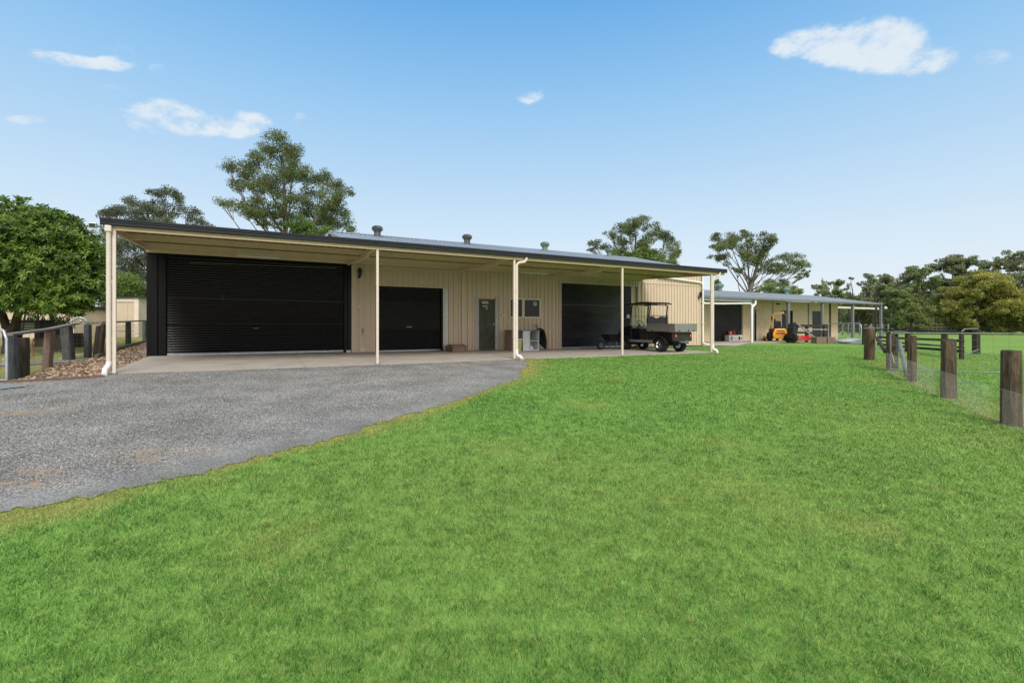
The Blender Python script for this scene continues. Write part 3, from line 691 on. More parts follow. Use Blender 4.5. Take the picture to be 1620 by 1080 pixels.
def downpipe(s, side, x0=.09, mat='cream_post', lift=0):
    """pipe from the gutter, S-bend to the post, white elbow shoe at the bottom"""
    m = MB(); sx = s+side*x0; 
    m.tube([(sx+side*.30, -.065, 3.17), (sx+side*.30, -.065, 3.10), (sx+side*.24, -.05, 3.03), (sx+side*.06, .0, 3.0), (sx, .01, 2.93), (sx, .015, 2.4), (sx, .015, .20)], .045, 12)
    o = m.build('downpipe', mat, MS, smooth=True)
    k = MB(); k.tube([(sx, .015, .30), (sx, .015, .16), (sx+side*.02, .0, .11), (sx+side*.09, -.06, .08), (sx+side*.115, -.085, .03), (sx+side*.115, -.09, -.07)], .052, 12); k.build('pipe_shoe', 'white_pvc', o, smooth=True)
# corner pipe: straight drop beside post one
m = MB(); sx = POSTS[0]-.085; m.tube([(sx, -.06, 3.17), (sx, -.05, 3.08), (sx+.0, -.03, 2.98), (sx, -.02, 2.9), (sx, -.02, .2)], .047, 14); o = m.build('downpipe', 'cream_post', MS, smooth=True)
k = MB(); k.tube([(sx, -.02, .26), (sx, -.02, .20), (sx-.02, -.05, .15), (sx-.045, -.10, .10), (sx-.05, -.11, .04), (sx-.05, -.11, -.06)], .052, 14); k.build('pipe_shoe', 'white_pvc', o, smooth=True)
k = MB(); k.box(sx-.06, sx+.06, -.11, -.01, 3.03, 3.17); k.build('pipe_head', 'cream_post', o, bevel=.02)
downpipe(POSTS[2], 1, .085); downpipe(POSTS[4], 1, .085)
# rainwater pipe across the bright wall and down its corner
m = MB(); s0 = S(1066); z0 = Z(1066, 441.5); s1 = sD-.16; z1 = Z(1104, 447)
m.tube([(S(1040), TW-.10, Z(1040, 438)), (s0, TW-.10, z0), (s1-.1, TW-.10, z1), (s1, TW-.10, z1-.03), (s1+.08, TW-.10, z1-.16), (s1+.09, TW-.10, z1-.35), (s1+.09, TW-.10, .25), (s1+.10, TW-.12, .14), (s1+.18, TW-.2, .08), (s1+.42, TW-.24, .06)], .05, 12); m.tube([(s1+.09, TW-.10, z1-.3), (s1+.09, TW-.10, WT-.05)], .055, 12)
o = m.build('wall_pipe', 'white_pvc', MS, smooth=True)
for z in (1.2, 2.3, 3.0): k = MB(); k.box(s1+.02, s1+.16, TW-.165, TW-.02, z-.015, z+.015); k.build('pipe_clip', 'white_pvc', o)

# black garage front
k = MB(); zb = .08
k.box(sA, S(249), TW-.02, TW+.25, zf(sA)-.02, 3.25); k.box(S(250), S(262), TW+.03, TW+.25, zf(sA)-.02, 3.25)
k.box(S(545), S(549.5), TW+.03, TW+.25, .06, 3.25); k.box(S(550), sB-.002, TW-.02, TW+.25, .10, 3.25)
k.box(S(249), S(550), TW-.006, TW+.25, Z(400, 413.5), 3.26)
k.box(sA+.0, S(238), TW-.025, TW-.02, .1, 3.2)
k.build('door_frame', 'black_steel', MS)
c = slats(S(262), S(545), zf(4)+.07, Z(400, 413.5)+.02, TW+.14, .078, .016); RD = c.build('roller_door', 'door_black', MS, smooth=True)
b = MB(); b.box(S(262)+.02, S(545)-.02, TW+.11, TW+.16, zf(4)+.005, zf(4)+.07); b.build('bottom_rail', 'galv', RD)
b = MB()
for zz in (Z(400, 474), Z(400, 513)): b.box(S(262)+.02, S(545)-.02, TW+.118, TW+.128, zz-.02, zz+.02)
b.build('stiffener', 'black_steel', RD)
b = MB(); sl = S(405); b.box(sl-.09, sl+.09, TW+.10, TW+.13, Z(405, 521), Z(405, 518)+.02); b.build('lock', 'black_plastic', RD)
b = MB(); b.bar((S(350), TW+.115, Z(352, 466)), (S(354), TW+.115, Z(352, 473)), .02, .006); b.bar((S(300), TW-.02, Z(300, 415.5)), (S(532), TW-.02, Z(532, 424)), .008, .012); b.build('scratch_strip', 'galv_dull', RD)
b = MB(); b.box(S(547.5), S(554.5), TW-.09, TW-.03, .095, .18); b.build('guide_shoe', 'beige_case', MS)
# second door
k = MB(); g = .085
k.box(d2[1], d2[1]+.21, TW-.04, TW+.12, .08, d2t+.0); k.build('door_jamb', 'galv', MS)
for q0, q1 in ((d2[1]-.05, d2[1]), (d2[0], d2[0]+.05)): k = MB(); k.box(q0, q1, TW+.0, TW+.14, .08, d2t); k.build('door_guide', 'black_steel', MS)
c = slats(d2[0]+.05, d2[1]-.05, zf(8)+.06, d2t, TW+.10, .075, .014); R2 = c.build('roller_door', 'door_black', MS, smooth=True)
b = MB(); b.box(d2[0]+.06, d2[1]-.06, TW+.07, TW+.12, zf(8)-.0, zf(8)+.055); b.build('bottom_rail', 'galv', R2)
b = MB(); s_ = S(648); b.box(s_-.10, s_+.10, TW+.06, TW+.09, .98, 1.02); b.build('handle', 'galv_dull', R2)
# third door
c = slats(d3[0], S(989), .10, d3t, TW+.13, .095, .024); R3 = c.build('roller_door', 'slate_door', MS, smooth=True)
b = MB(); b.box(d3[0]+.02, S(989), TW+.10, TW+.15, .03, .095); b.build('bottom_rail', 'galv', R3)
b = MB(); b.box(S(989), S(1000), TW+.06, TW+.2, .04, d3t); b.build('door_guide', 'black_steel', MS)
bk = MB(); bk.box(sB+.05, sD-.05, TW+.26, TW+.28, 0, 3.9); bk.build('inner_lining', 'black_steel', MS)
# personnel door
k = MB(); zt = Z(754, 468.5)
for a, b_ in ((S(751.2), dr[0]), (dr[1], S(787.8))): k.box(a, b_, TW-.045, TW+.05, .07, zt)
k.build('door_jamb', 'door_jamb', MS)
k = MB(); k.box(dr[0], dr[1], TW+.01, TW+.04, zf(10)+.05, drt-.01)
for i in range(5):
    a = dr[0]+(dr[1]-dr[0])*(i+.5)/5; k.box(a-.012, a+.012, TW+.002, TW+.01, zf(10)+.05, drt-.01)
PD = k.build('door', 'old_door', MS)
k = MB(); k.box(dr[0]-.02, dr[1]+.02, TW-.05, TW+.0, drt-.02, drt+.025); k.build('door_head', 'rust', MS)
k = MB(); k.box(dr[1]-.09, dr[1]-.05, TW-.03, TW+.0, 1.08, 1.13); k.build('handle', 'galv', PD)
k = MB(); k.box(dr[0], dr[1], TW-.03, TW+.05, .07, zf(10)+.05); k.build('threshold', 'timber_kerb', MS)
k = MB(); sc0 = S(767.5); zc = Z(767, 478.5)                       # oval notice with a line of print under it
k.prism([(sc0+.15*math.cos(a), zc+.055*math.sin(a)) for a in np.linspace(0, 2*math.pi, 20, endpoint=False)], TW-.002, TW+.001)
k.box(sc0-.12, sc0+.12, TW-.002, TW+.001, zc-.165, zc-.135); k.box(sc0+.04, sc0+.10, TW-.002, TW+.001, zc-.27, zc-.22); k.build('notice', 'sign_white', PD)
k = MB(); k.prism([(sc0+.10*math.cos(a), zc+.028*math.sin(a)) for a in np.linspace(0, 2*math.pi, 18, endpoint=False)], TW-.004, TW-.0021); k.build('notice_ink', 'galv_dull', PD)
k = MB(); k.bar((dr[0]+.05, TW-.001, .95), (dr[1]-.15, TW-.001, drt-.25), .004, .02, (0, 1, 0)); k.build('scratch', 'galv_dull', PD)
# window
k = MB(); a, b_ = wn; z0, z1 = wz
for q in ((a-.06, b_+.06, z1-.02, z1+.045), (a-.06, b_+.06, z0-.045, z0+.02)): k.box(q[0], q[1], TW-.05, TW+.03, q[2], q[3])
for q in (a-.06, b_-.0): k.box(q, q+.06, TW-.052, TW+.03, z0, z1)
mm_ = S(827.5); k.box(mm_-.07, mm_+.05, TW-.045, TW+.03, z0+.02, z1-.02)
WF = k.build('window', 'cream_post', MS)
k = MB(); k.box(a+.005, mm_-.072, TW-.012, TW-.004, z0+.02, z1-.02); k.box(mm_+.052, b_-.002, TW-.022, TW-.014, z0+.02, z1-.02); k.build('pane', 'window_glass', WF)
k = MB(); sc1 = S(846); zc1 = Z(846, 480.5)
ring = [(.085*math.cos(t_), .085*math.sin(t_)) for t_ in np.linspace(0, 2*math.pi, 25)]; rin = [(.04*math.cos(t_), .04*math.sin(t_)) for t_ in np.linspace(0, 2*math.pi, 25)]
for i in range(24): k.add([(sc1+ring[i][0], TW-.026, zc1+ring[i][1]), (sc1+ring[i+1][0], TW-.026, zc1+ring[i+1][1]), (sc1+rin[i+1][0], TW-.026, zc1+rin[i+1][1]), (sc1+rin[i][0], TW-.026, zc1+rin[i][1])], [(0, 1, 2, 3)])
k.build('sticker', 'sign_white', WF)
# outlets on the cladding
for px, py, sc in ((567, 485, .05), (795, 498.5, .055)):
    k = MB(); s_, z_ = S(px), Z(px, py); k.box(s_-.07, s_+.07, TW-.07, TW-.01, z_-.045, z_+.045); k.box(s_+.0, s_+.05, TW-.085, TW-.07, z_-.03, z_+.02); tag(k.build('power_outlet', 'cream_post', MS, bevel=.008))
k = MB(); s_, z_ = S(573), Z(573, 524); k.bar((s_, TW-.03, z_+.13), (s_+.02, TW-.03, z_-.12), .015, .02); k.box(s_-.0, s_+.05, TW-.05, TW-.02, z_-.02, z_+.04); k.build('wall_tap', 'galv_dull', MS)
k = MB(); s_ = S(573); k.box(s_-.07, s_+.09, TW-.055, TW-.023, .10, .24); k.build('junction_box', 'cream_post', MS)

# lights: coach lamps and fluorescent battens are separate things
def coach_lamp(s, z, label, t=TW):
    x, y = W(s, t-.02); T = thing('coach_lamp', (x, y, z), ANG, label, 'wall lamp')
    m = MB(); m.lathe([(.05, 0), (.05, .02), (.03, .03)], (0, -.03, -.12), 12, 'y'); m.tube([(0, -.02, -.12), (0, -.10, -.17), (0, -.15, -.13), (0, -.15, -.09)], .010, 8); m.build('bracket', 'black_plastic', T)
    m = MB(); m.lathe([(.035, -.09), (.045, -.08), (.062, .09), (.075, .10), (.04, .16), (.012, .18), (.012, .20), (.004, .22)], (0, -.15, 0), 6); m.build('lantern', 'smoke_glass', T)
    m = MB(); m.lathe([(.085, .088), (.08, .105), (.045, .165), (.015, .185), (.015, .21), (.004, .225)], (0, -.15, 0), 6)
    for j in range(6):
        a = 2*math.pi*j/6; m.bar((.047*math.cos(a), -.15+.047*math.sin(a), -.08), (.066*math.cos(a), -.15+.066*math.sin(a), .09), .008, .008)
    m.lathe([(.01, -.15), (.03, -.12), (.05, -.09), (.05, -.075)], (0, -.15, 0), 6); m.build('lamp_cap', 'black_plastic', T)
coach_lamp(S(568), Z(568, 433), 'black coach lamp on the shaded cladding right of the widest black roller door')
coach_lamp(S(1104.5), Z(1104.5, 467), 'black coach lamp on the bright outer end of the cream wall beside the white pipe')
def batten(px0, py0, px1, py1, t, label):
    s0, s1 = S(px0, t), S(px1, t); z = .5*(Z(px0, py0, t)+Z(px1, py1, t))
    T = thing('fluorescent_batten', (*W((s0+s1)/2, t), z), ANG, label, 'batten light', 'fluorescent battens under the awning'); h = (s1-s0)/2
    m = MB(); m.box(-h, h, -.03, .03, 0, .055); m.box(-h, -h+.03, -.05, .05, -.05, .0); m.box(h-.03, h, -.05, .05, -.05, .0); m.box(-.1, .1, -.02, .02, .055, .12); m.build('batten_body', 'light_batten', T)
    m = MB(); m.tube([(-h+.03, -.03, -.022), (h-.03, -.03, -.022)], .016, 8); m.build('tube', 'white_pvc', T); m = MB(); m.tube([(-h+.03, .03, -.022), (h-.03, .03, -.022)], .016, 8); m.build('tube', 'white_pvc', T)
batten(374, 403, 444, 407, 3.4, 'long white twin fluorescent batten under the awning in front of the widest roller door')
batten(822, 430, 866, 432.5, 3.5, 'short white fluorescent batten under the awning near the window')
batten(920, 432.5, 950, 434.5, 3.7, 'faint fluorescent batten under the awning over the right hand roller door')
# flood light box on the end of the awning
T = thing('flood_light', (*W(-.02, -.09), 3.13), ANG, 'small grey twin spotlight fixed to the left end of the awning gutter', 'flood light')
m = MB(); m.box(-.06, .0, -.03, .03, -.02, .02); m.build('arm', 'galv_dull', T)
m = MB(); m.box(-.19, -.06, -.06, .04, -.045, .055); m.build('lamp_head', 'galv', T, bevel=.012)
m = MB(); m.box(-.175, -.075, -.066, -.061, -.03, .04); m.build('lens', 'smoke_glass', T)
#MARK4
# ------------------------------------------------------------------ second shed, farther back
T2 = 7.3; T2W = 9.6
OX2, OY2 = W(S(1110, T2), T2); s00 = S(1110, T2)
SS = thing('back_shed', (OX2, OY2, 0), ANG, 'low cream shed behind the main one with a silver roof and a grey post verandah', 'shed')
def q2(px, t=T2): return S(px, t)-s00
e1 = q2(1397, T2-.2); wl2 = q2(1325, T2W)
W2H = 2.95
k = MB(); t_ = T2W-T2
def wl_(a, b, z0, z1): ribbed(k, a, b, z0, z1, t_, .2, .018)
rd = (q2(1127, T2W), q2(1174.5, T2W)); rdt = Z(1150, 480, T2W)
dd = [(q2(1190, T2W), q2(1196.5, T2W), Z(1193, 489.5, T2W)), (q2(1237, T2W), q2(1254, T2W), Z(1245, 491, T2W)), (q2(1285, T2W), q2(1300, T2W), Z(1290, 492, T2W))]
cur = -1.5
for a, b, zt in [(rd[0], rd[1], rdt)]+dd:
    wl_(cur, a, 0, W2H); wl_(a, b, zt, W2H); cur = b
wl_(cur, wl2, 0, W2H); k.add([(wl2, t_, 0), (wl2, t_+5.5, 0), (wl2, t_+5.5, W2H), (wl2, t_, W2H)], [(0, 1, 2, 3)]); k.box(wl2-.05, wl2+.02, t_-.03, t_, 0, W2H)
for a, b in ((rd[0]-.04, rd[0]), (rd[1], rd[1]+.05)): k.box(a, b, t_-.03, t_+.1, 0, rdt)
k.build('wall', 'pale_cream', SS)
c = slats(rd[0], rd[1], .03, rdt, t_+.08, .08, .014); c.build('roller_door', 'charcoal_door', SS, smooth=True)
for a, b, zt in dd:
    k = MB(); k.box(a, b, t_+.05, t_+.09, .03, zt); k.box(a, a+.04, t_-.01, t_+.05, .03, zt); k.box(b-.04, b, t_-.01, t_+.05, .03, zt); k.build('door', 'charcoal_door', SS)
RZ2, RT2 = 3.85, 5.6
r = roof_sheet(-3, e1, -.18, 2.86, RT2, RZ2, .25, .03); r2 = roof_sheet(-3, e1, RT2, RZ2, RT2*2+.2, 2.86, .25, .03); r.add(r2.v, r2.f); R2O = r.build('roof', 'roof_silver', SS)
k = MB(); k.box(-3, e1, -.2, -.183, 2.78, 2.9); k.build('fascia', 'galv_dull', SS)
k = MB(); k.box(q2(1112), q2(1189), -.05, .06, 2.62, 2.76); k.build('beam', 'galv', SS)
k = MB(); k.tube([(-1.2, -.12, 2.42), (q2(1140), -.12, 2.44), (q2(1184), -.12, 2.52)], .05, 8); k.build('pipe', 'white_pvc', SS, smooth=True)
k = MB(); sp = q2(1186.2); k.tube([(sp+.35, -.15, 2.72), (sp+.35, -.15, 2.5), (sp+.05, -.15, 2.3), (sp, -.15, 2.2), (sp, -.15, -.02)], .07, 10); k.tube([(sp-.1, -.12, 2.52), (sp, -.15, 2.42), (sp, -.15, 2.1)], .06, 8); k.build('downpipe', 'white_pvc', SS, smooth=True)
for px, dx in ((1190.5, 0), (1247, 0), (1301, 0), (1349, 0), (1393.5, 0)):
    k = MB(); s_ = q2(px); k.box(s_-.09, s_+.09, -.07, .09, -.05, 2.74); k.build('post', 'galv_dull', SS, bevel=.01)
k = MB(); s_ = q2(1279, 8.6); k.tube([(s_, 1.3, 0), (s_, 1.3, 2.8)], .05, 8); k.build('prop', 'galv_dull', SS)
k = MB(); s_ = q2(1313.2, 8.2); k.tube([(s_, .9, 0), (s_, .9, 2.8)], .065, 8); k.build('prop', 'dark_timber', SS)
k = MB(); s_ = q2(1386, 11); k.tube([(s_, 3.7, 0), (s_, 3.7, 2.8)], .09, 8); k.build('prop', 'dark_timber', SS)
k = MB(); k.box(wl2, q2(1391, 12), 4.7, 4.8, 2.72, 2.88); k.box(0, e1-.1, 2.0, 2.06, 2.95, 3.05); k.build('back_beam', 'cream_post', SS)
k = MB(); s_ = q2(1395.5); k.lathe([(.03, 0), (.11, .04), (.13, .12), (.06, .2), (.03, .24)], (s_+.1, -.2, 2.42), 12); k.build('float_lamp', 'cream_post', SS, smooth=True)
for px, py in ((1244.5, 474), (1139, 468)):
    tt = T2+5.2; s_ = S(px, tt)-s00; k = MB(); k.lathe([(.16, 0), (.16, .3), (.27, .36), (.29, .5), (.2, .62), (.05, .66)], (s_, 5.2, 3.75), 14); k.build('roof_vent', 'vent_green', R2O, smooth=True)
# small things hanging under the back verandah
def at2(px, t): return W(S(px, t), t)
T = thing('hanging_lantern', (*at2(1194.8, 8.4), 0), ANG, 'small rusty lantern hanging on a cord above the narrow dark door of the back shed', 'lantern')
k = MB(); k.tube([(0, 0, 2.85), (0, 0, 2.15)], .012, 6); k.build('cord', 'dark_timber', T)
k = MB(); k.lathe([(.02, .16), (.12, .06), (.06, .04), (.05, -.06), (.08, -.08), (.02, -.1)], (0, 0, 2.05), 8); k.build('lantern_body', 'rust', T)
T = thing('hanging_tackle', (*at2(1222, 8.8), 0), ANG, 'black tackle hanging on thin chains from a high hook by the back shed wall', 'tackle')
k = MB(); k.tube([(0, 0, 2.9), (0, 0, 1.95)], .014, 6); k.tube([(.22, 0, 2.75), (.1, 0, 2.4), (.05, 0, 1.95)], .012, 6); k.tube([(0, 0, 2.9), (.45, 0, 2.9), (.6, 0, 2.72)], .012, 6); k.build('chain', 'dark_timber', T)
k = MB(); k.box(-.06, .28, -.06, .06, 1.42, 1.58); k.box(-.1, .0, -.05, .05, 1.58, 1.78); k.build('block', 'black_plastic', T, bevel=.02); k = MB(); k.box(.5, .85, -.05, .05, 2.62, 2.72); k.build('hook_bracket', 'black_plastic', T, bevel=.02)

# box, crate, mower and stock under the verandah
x, y = G(1160.5, 540.4); T = thing('air_conditioner_case', (x, y, .02), ANG-.25, 'beige air conditioner case on the ground before the grey roller door', 'appliance')
k = MB(); k.box(-.52, .52, -.25, .25, 0, .42); k.build('case', 'beige_case', T, bevel=.02)
k = MB(); k.prism([(-.35+.11*math.cos(a), .21+.15*math.sin(a)) for a in np.linspace(0, 6.28, 16, endpoint=False)], -.262, -.251); k.build('fan_grille', 'galv_dull', T)
k = MB(); k.box(.20, .34, -.262, -.251, .08, .33); k.box(-.1, .12, -.262, -.251, .18, .2); k.box(.4, .46, -.262, -.251, .12, .28); k.build('control_panel', 'charcoal_door', T)
T = thing('tool_case', (x-.14, y-.02, .445), ANG-.25, 'dark red tool case lying on the beige appliance before the grey roller door', 'tool case')
k = MB(); k.box(-.38, .26, -.17, .17, 0, .27); k.box(-.36, .24, -.16, .16, .27, .31); k.build('case_body', 'dark_red', T, bevel=.03)
k = MB(); k.box(-.25, -.17, -.185, -.171, .08, .2); k.build('tag_label', 'sign_white', T)
T = thing('storage_bin', (x+.38, y+.17, .445), ANG-.25, 'black plastic tub on the right end of the beige appliance by the grey roller door', 'tub')
k = MB(); k.prism([(-.10, 0), (.13, 0), (.16, .27), (-.13, .27)], -.12, .16); k.box(-.14, .17, -.14, .18, .27, .29); k.build('tub_body', 'black_plastic', T, bevel=.01)

def wheel(parent, c, r, w_, axis='x', mat='galv_dull', tname='wheel', spokes=7):
    k = MB(); pr = [(r*.58, -w_/2), (r*.9, -w_/2), (r*.98, -w_*.36), (r, -w_*.2), (r, w_*.2), (r*.98, w_*.36), (r*.9, w_/2), (r*.58, w_/2)]
    k.lathe(pr, c, 28, axis, cap=False)
    o = k.build(tname, 'tyre', parent, smooth=True)
    n = 22
    kk = MB()
    for j in range(n):
        a = 2*math.pi*j/n
        for sd_ in (-1, 1):
            p0 = (r*.99, a, sd_*w_*.05); p1 = (r*.97, a+.14*sd_, sd_*w_*.42)
            pts = [(c[0]+h, c[1]+rr*math.cos(b), c[2]+rr*math.sin(b)) if axis == 'x' else (c[0]+rr*math.cos(b), c[1]+h, c[2]+rr*math.sin(b)) for rr, b, h in (p0, p1)]
            kk.bar(pts[0], pts[1], r*.12, r*.07)
    kk.build('tread', 'tyre', o)
    k = MB(); k.lathe([(r*.12, -w_*.42), (r*.16, -w_*.40), (r*.16, w_*.40), (r*.12, w_*.42)], c, 12, axis); k.lathe([(r*.50, -w_*.30), (r*.6, -w_*.5), (r*.62, -w_*.5), (r*.62, w_*.5), (r*.6, w_*.5), (r*.50, w_*.30), (r*.50, -w_*.30)], c, 24, axis, cap=False)
    for j in range(spokes):
        a = 2*math.pi*j/spokes
        for h in (-w_*.40, w_*.40):
            f = (lambda rr, b: (c[0]+h, c[1]+rr*math.cos(b), c[2]+rr*math.sin(b))) if axis == 'x' else (lambda rr, b: (c[0]+rr*math.cos(b), c[1]+h, c[2]+rr*math.sin(b)))
            k.bar(f(r*.1, a), f(r*.6, a+.1), r*.13, .015)
    k.build('rim', mat, o); return o

x, y = G(1233, 540.2); y += .2
T = thing('ride_on_mower', (x, y, .02), math.radians(-12), 'yellow ride-on mower with a yellow roll bar, seen from behind under the back verandah', 'mower')
wheel(T, (-.52, 0, .3), .30, .26, mat='black_plastic', spokes=5); wheel(T, (.52, 0, .3), .30, .26, mat='black_plastic', spokes=5)
wheel(T, (-.42, 1.5, .16), .16, .14, mat='black_plastic', spokes=5, tname='castor_wheel'); wheel(T, (.42, 1.5, .16), .16, .14, mat='black_plastic', spokes=5, tname='castor_wheel')
k = MB(); k.prism([(-.46, .34), (.46, .34), (.46, .52), (.34, .86), (-.34, .86), (-.46, .55)], -.55, -.38); k.box(-.36, .36, -.38, .3, .38, .62); k.build('rear_guard', 'mower_yellow', T, bevel=.03)
k = MB(); k.box(-.3, .3, -.566, -.552, .46, .60); k.box(-.22, .22, -.566, -.552, .66, .76); k.build('guard_slots', 'rust', T)
k = MB(); k.box(-.55, .55, .55, 1.35, .14, .30); k.box(-.3, .3, .3, 1.6, .32, .40); k.box(-.42, .42, -.5, .5, .2, .34); k.build('deck', 'mower_yellow', T, bevel=.03)
k = MB(); k.lathe([(.2, 0), (.24, .05), (.24, .24), (.16, .32), (.05, .34)], (-.02, -.2, .7), 14); k.box(-.5, -.34, -.3, .3, .55, .86); k.box(.34, .5, -.3, .3, .55, .86); k.build('engine', 'black_plastic', T, bevel=.02)
k = MB(); k.box(-.26, .26, .15, .6, .78, .92); k.prism([(-.26, .9), (.26, .9), (.24, 1.34), (.12, 1.42), (-.12, 1.42), (-.24, 1.34)], .08, .2); k.build('seat', 'black_plastic', T, bevel=.04)
k = MB(); k.tube([(-.34, -.1, .5), (-.34, -.12, 1.72), (-.28, -.12, 1.86), (-.1, -.12, 1.92), (.3, -.12, 1.92), (.46, -.12, 1.86), (.52, -.12, 1.7), (.52, -.1, .5)], .032, 10); k.build('roll_bar', 'mower_yellow', T, smooth=True)
k = MB(); k.lathe([(.06, 0), (.075, .03), (.05, .08), (.01, .09)], (.30, -.12, 1.95), 10); k.build('beacon', 'sign_white', T)
for sx in (-1, 1):
    k = MB(); k.tube([(sx*.22, .5, .7), (sx*.25, .85, 1.0), (sx*.1, .9, 1.05)], .02, 8); k.build('lever', 'black_plastic', T)

x, y = G(1254, 542.6)
T = thing('slasher', (x, y, .02), ANG, 'dark slasher implement with black wheels, rusty deck and long red guard before the timber rails', 'implement')
wheel(T, (.0, .0, .30), .30, .2, mat='black_plastic', spokes=5); wheel(T, (.38, .5, .28), .28, .2, mat='black_plastic', spokes=5)
k = MB(); k.prism([(-.05, .5), (.35, .5), (.55, .95), (.48, 1.2), (.12, 1.2), (.0, .9)], -.05, .35); k.box(-.2, .5, .0, .3, .28, .5); k.tube([(.1, .1, 1.2), (.3, .1, 1.27), (.5, .1, 1.2)], .04, 8); k.build('frame', 'black_plastic', T, bevel=.03)
k = MB(); k.prism([(.35, .08), (1.0, .08), (.95, .34), (.5, .42)], .0, .9); k.build('rusty_deck', 'rust', T, bevel=.02)
k = MB(); k.prism([(1.0, .10), (2.0, .12), (1.98, .40), (1.08, .42), (1.0, .34)], .02, .12); k.box(1.0, 1.98, .12, .8, .38, .41); k.build('red_guard', 'red_paint', T, bevel=.015)
k = MB(); k.bar((.25, -.12, 1.18), (2.35, -.30, .08), .05, .05); k.bar((.35, -.02, 1.18), (2.1, -.20, .20), .03, .03); k.build('draw_bar', 'galv', T)
for i, (px0, px1, py) in enumerate(((1292, 1308, 543.3), (1308.8, 1322.5, 543.3))):
    x0, y0 = G(px0, py); x1, _ = G(px1, py); wd_ = x1-x0
    T = thing('paver_pack', ((x0+x1)/2, y0+.3, .0), .05*i, ['stack of brown pavers in the grass beside the long red guard', 'stack of brown pavers between the other pack and the loose metal sheets'][i], 'paver stack', 'packs of brown pavers')
    nx = 3
    for r_ in range(4):
        k = MB()
        for c_i in range(nx):
            for d_i in range(2): k.box(-wd_/2+wd_*c_i/nx+.006, -wd_/2+wd_*(c_i+1)/nx-.006, -.3+.3*d_i+.005, -.3+.3*(d_i+1)-.005, .0+.095*r_, .0+.095*(r_+1)-.008)
        k.build('paver_layer', 'brick_pack', T)
x, y = G(1342, 543)
T = thing('metal_sheets', (x, y, 0), .1, 'pile of pale loose roofing sheets on the ground right of the brown paver stacks', 'sheet pile')
for i in range(5):
    k = MB(); a = .25*i-.4; k.prism([(-1.0+.1*i, -.5), (.95-.05*i, -.4+.05*i), (1.0, .3), (-.7, .55)], .03+.035*i, .05+.035*i, 'xy'); o = k.build('sheet', ['sheet_white', 'galv_dull', 'sheet_white', 'grey_strip', 'sheet_white'][i], T); o.rotation_euler = (0.02*i, -.02*i, a*.5)
x, y = G(1338, 542.5)
T = thing('wire_hoops', (x, y, .2), 0, 'thin bent wire hoops standing on the pile of pale sheets', 'wire hoops')
for i, (cx_, r_) in enumerate(((-.15, .34), (.12, .42), (.2, .22))):
    k = MB(); k.tube([(cx_+r_*math.cos(a), .1*math.sin(3*a)*r_, .05+r_*1.5*max(0, math.sin(a))) for a in np.linspace(0, math.pi, 14)], .008, 6); k.build('hoop', ['wire', 'wire_dark', 'rust'][i], T)
# timber stock rails in front of the back shed
def line3(px, D): return np.array([(px-CX)/FL*D, D])
T = thing('stockyard_rails', (0, 0, 0), 0, 'dark timber stockyard rails standing before the back shed verandah', 'rail fence')
def rail(a, za, b, zb, h, w_, mat, par, name='rail'):
    k = MB(); k.bar((a[0], a[1], za), (b[0], b[1], zb), w_, h); return k.build(name, mat, par, bevel=.008)
a, b = line3(1252, 32.6), line3(1306, 32.4)
for px, D, zt, wd_ in ((1252, 32.6, 1.18, .16), (1276, 32.5, 1.15, .14), (1305.5, 32.3, 1.18, .26)):
    p = line3(px, D); k = MB(); k.box(p[0]-wd_/2, p[0]+wd_/2, p[1]-.1, p[1]+.1, -.05, zt); k.build('post', 'dark_timber', T, bevel=.02)
for z, h in ((1.08, .17), (.62, .14), (.28, .14)): rail(a-np.array([0, .15]), z, b-np.array([0, .15]), z-.02, h, .06, 'dark_timber', T)
rail(a-np.array([0, .2]), .84, b-np.array([0, .2]), .82, .045, .045, 'galv', T)
def mesh_gate(name, p0, p1, z0, z1, label, cat, rad=.025, pitch=.14, vp=.3, mat='galv', corner=.12, brace=None, rise=0):
    x0, y0 = p0; x1, y1 = p1; L_ = math.hypot(x1-x0, y1-y0); T = thing(name, (x0, y0, 0), math.atan2(y1-y0, x1-x0), label, cat)
    pts = [(0, 0, z0), (0, 0, z1-corner), (corner*.3, 0, z1-corner*.3), (corner, 0, z1), (L_-corner, 0, z1+rise), (L_-corner*.3, 0, z1-corner*.3+rise), (L_, 0, z1-corner+rise), (L_, 0, z0+rise)]
    k = MB(); k.tube(pts, rad, 10); k.tube([(0, 0, z0), (L_, 0, z0+rise)], rad, 10); k.build('frame', mat, T, smooth=True)
    k = MB(); n = int(L_/vp)
    for i in range(1, n+1):
        xx = L_*i/(n+1); k.tube([(xx, 0, z0), (xx, 0, z1+rise*xx/L_)], .0028, 5)
    zz = z0+pitch
    while zz < z1-.02: k.tube([(0, 0, zz), (L_, 0, zz+rise)], .0025, 5); zz += pitch
    k.build('mesh', 'wire_dark', T)
    if brace:
        k = MB()
        for bx_ in brace: k.tube([(bx_, 0, z0), (bx_, 0, z1+rise*bx_/L_+.06)], rad*.9, 10)
        k.build('upright', mat, T, smooth=True)
    return T
pj = G(1366.5, 545); pg = line3(1310.5, 31.5)
mesh_gate('galvanised_gate', tuple(pg), (pj[0]-.12, pj[1]+.02), .02, 1.22, 'low galvanised mesh gate hung between the stock rails and the wooden fence post', 'gate', .026, .2, .22, corner=.25)

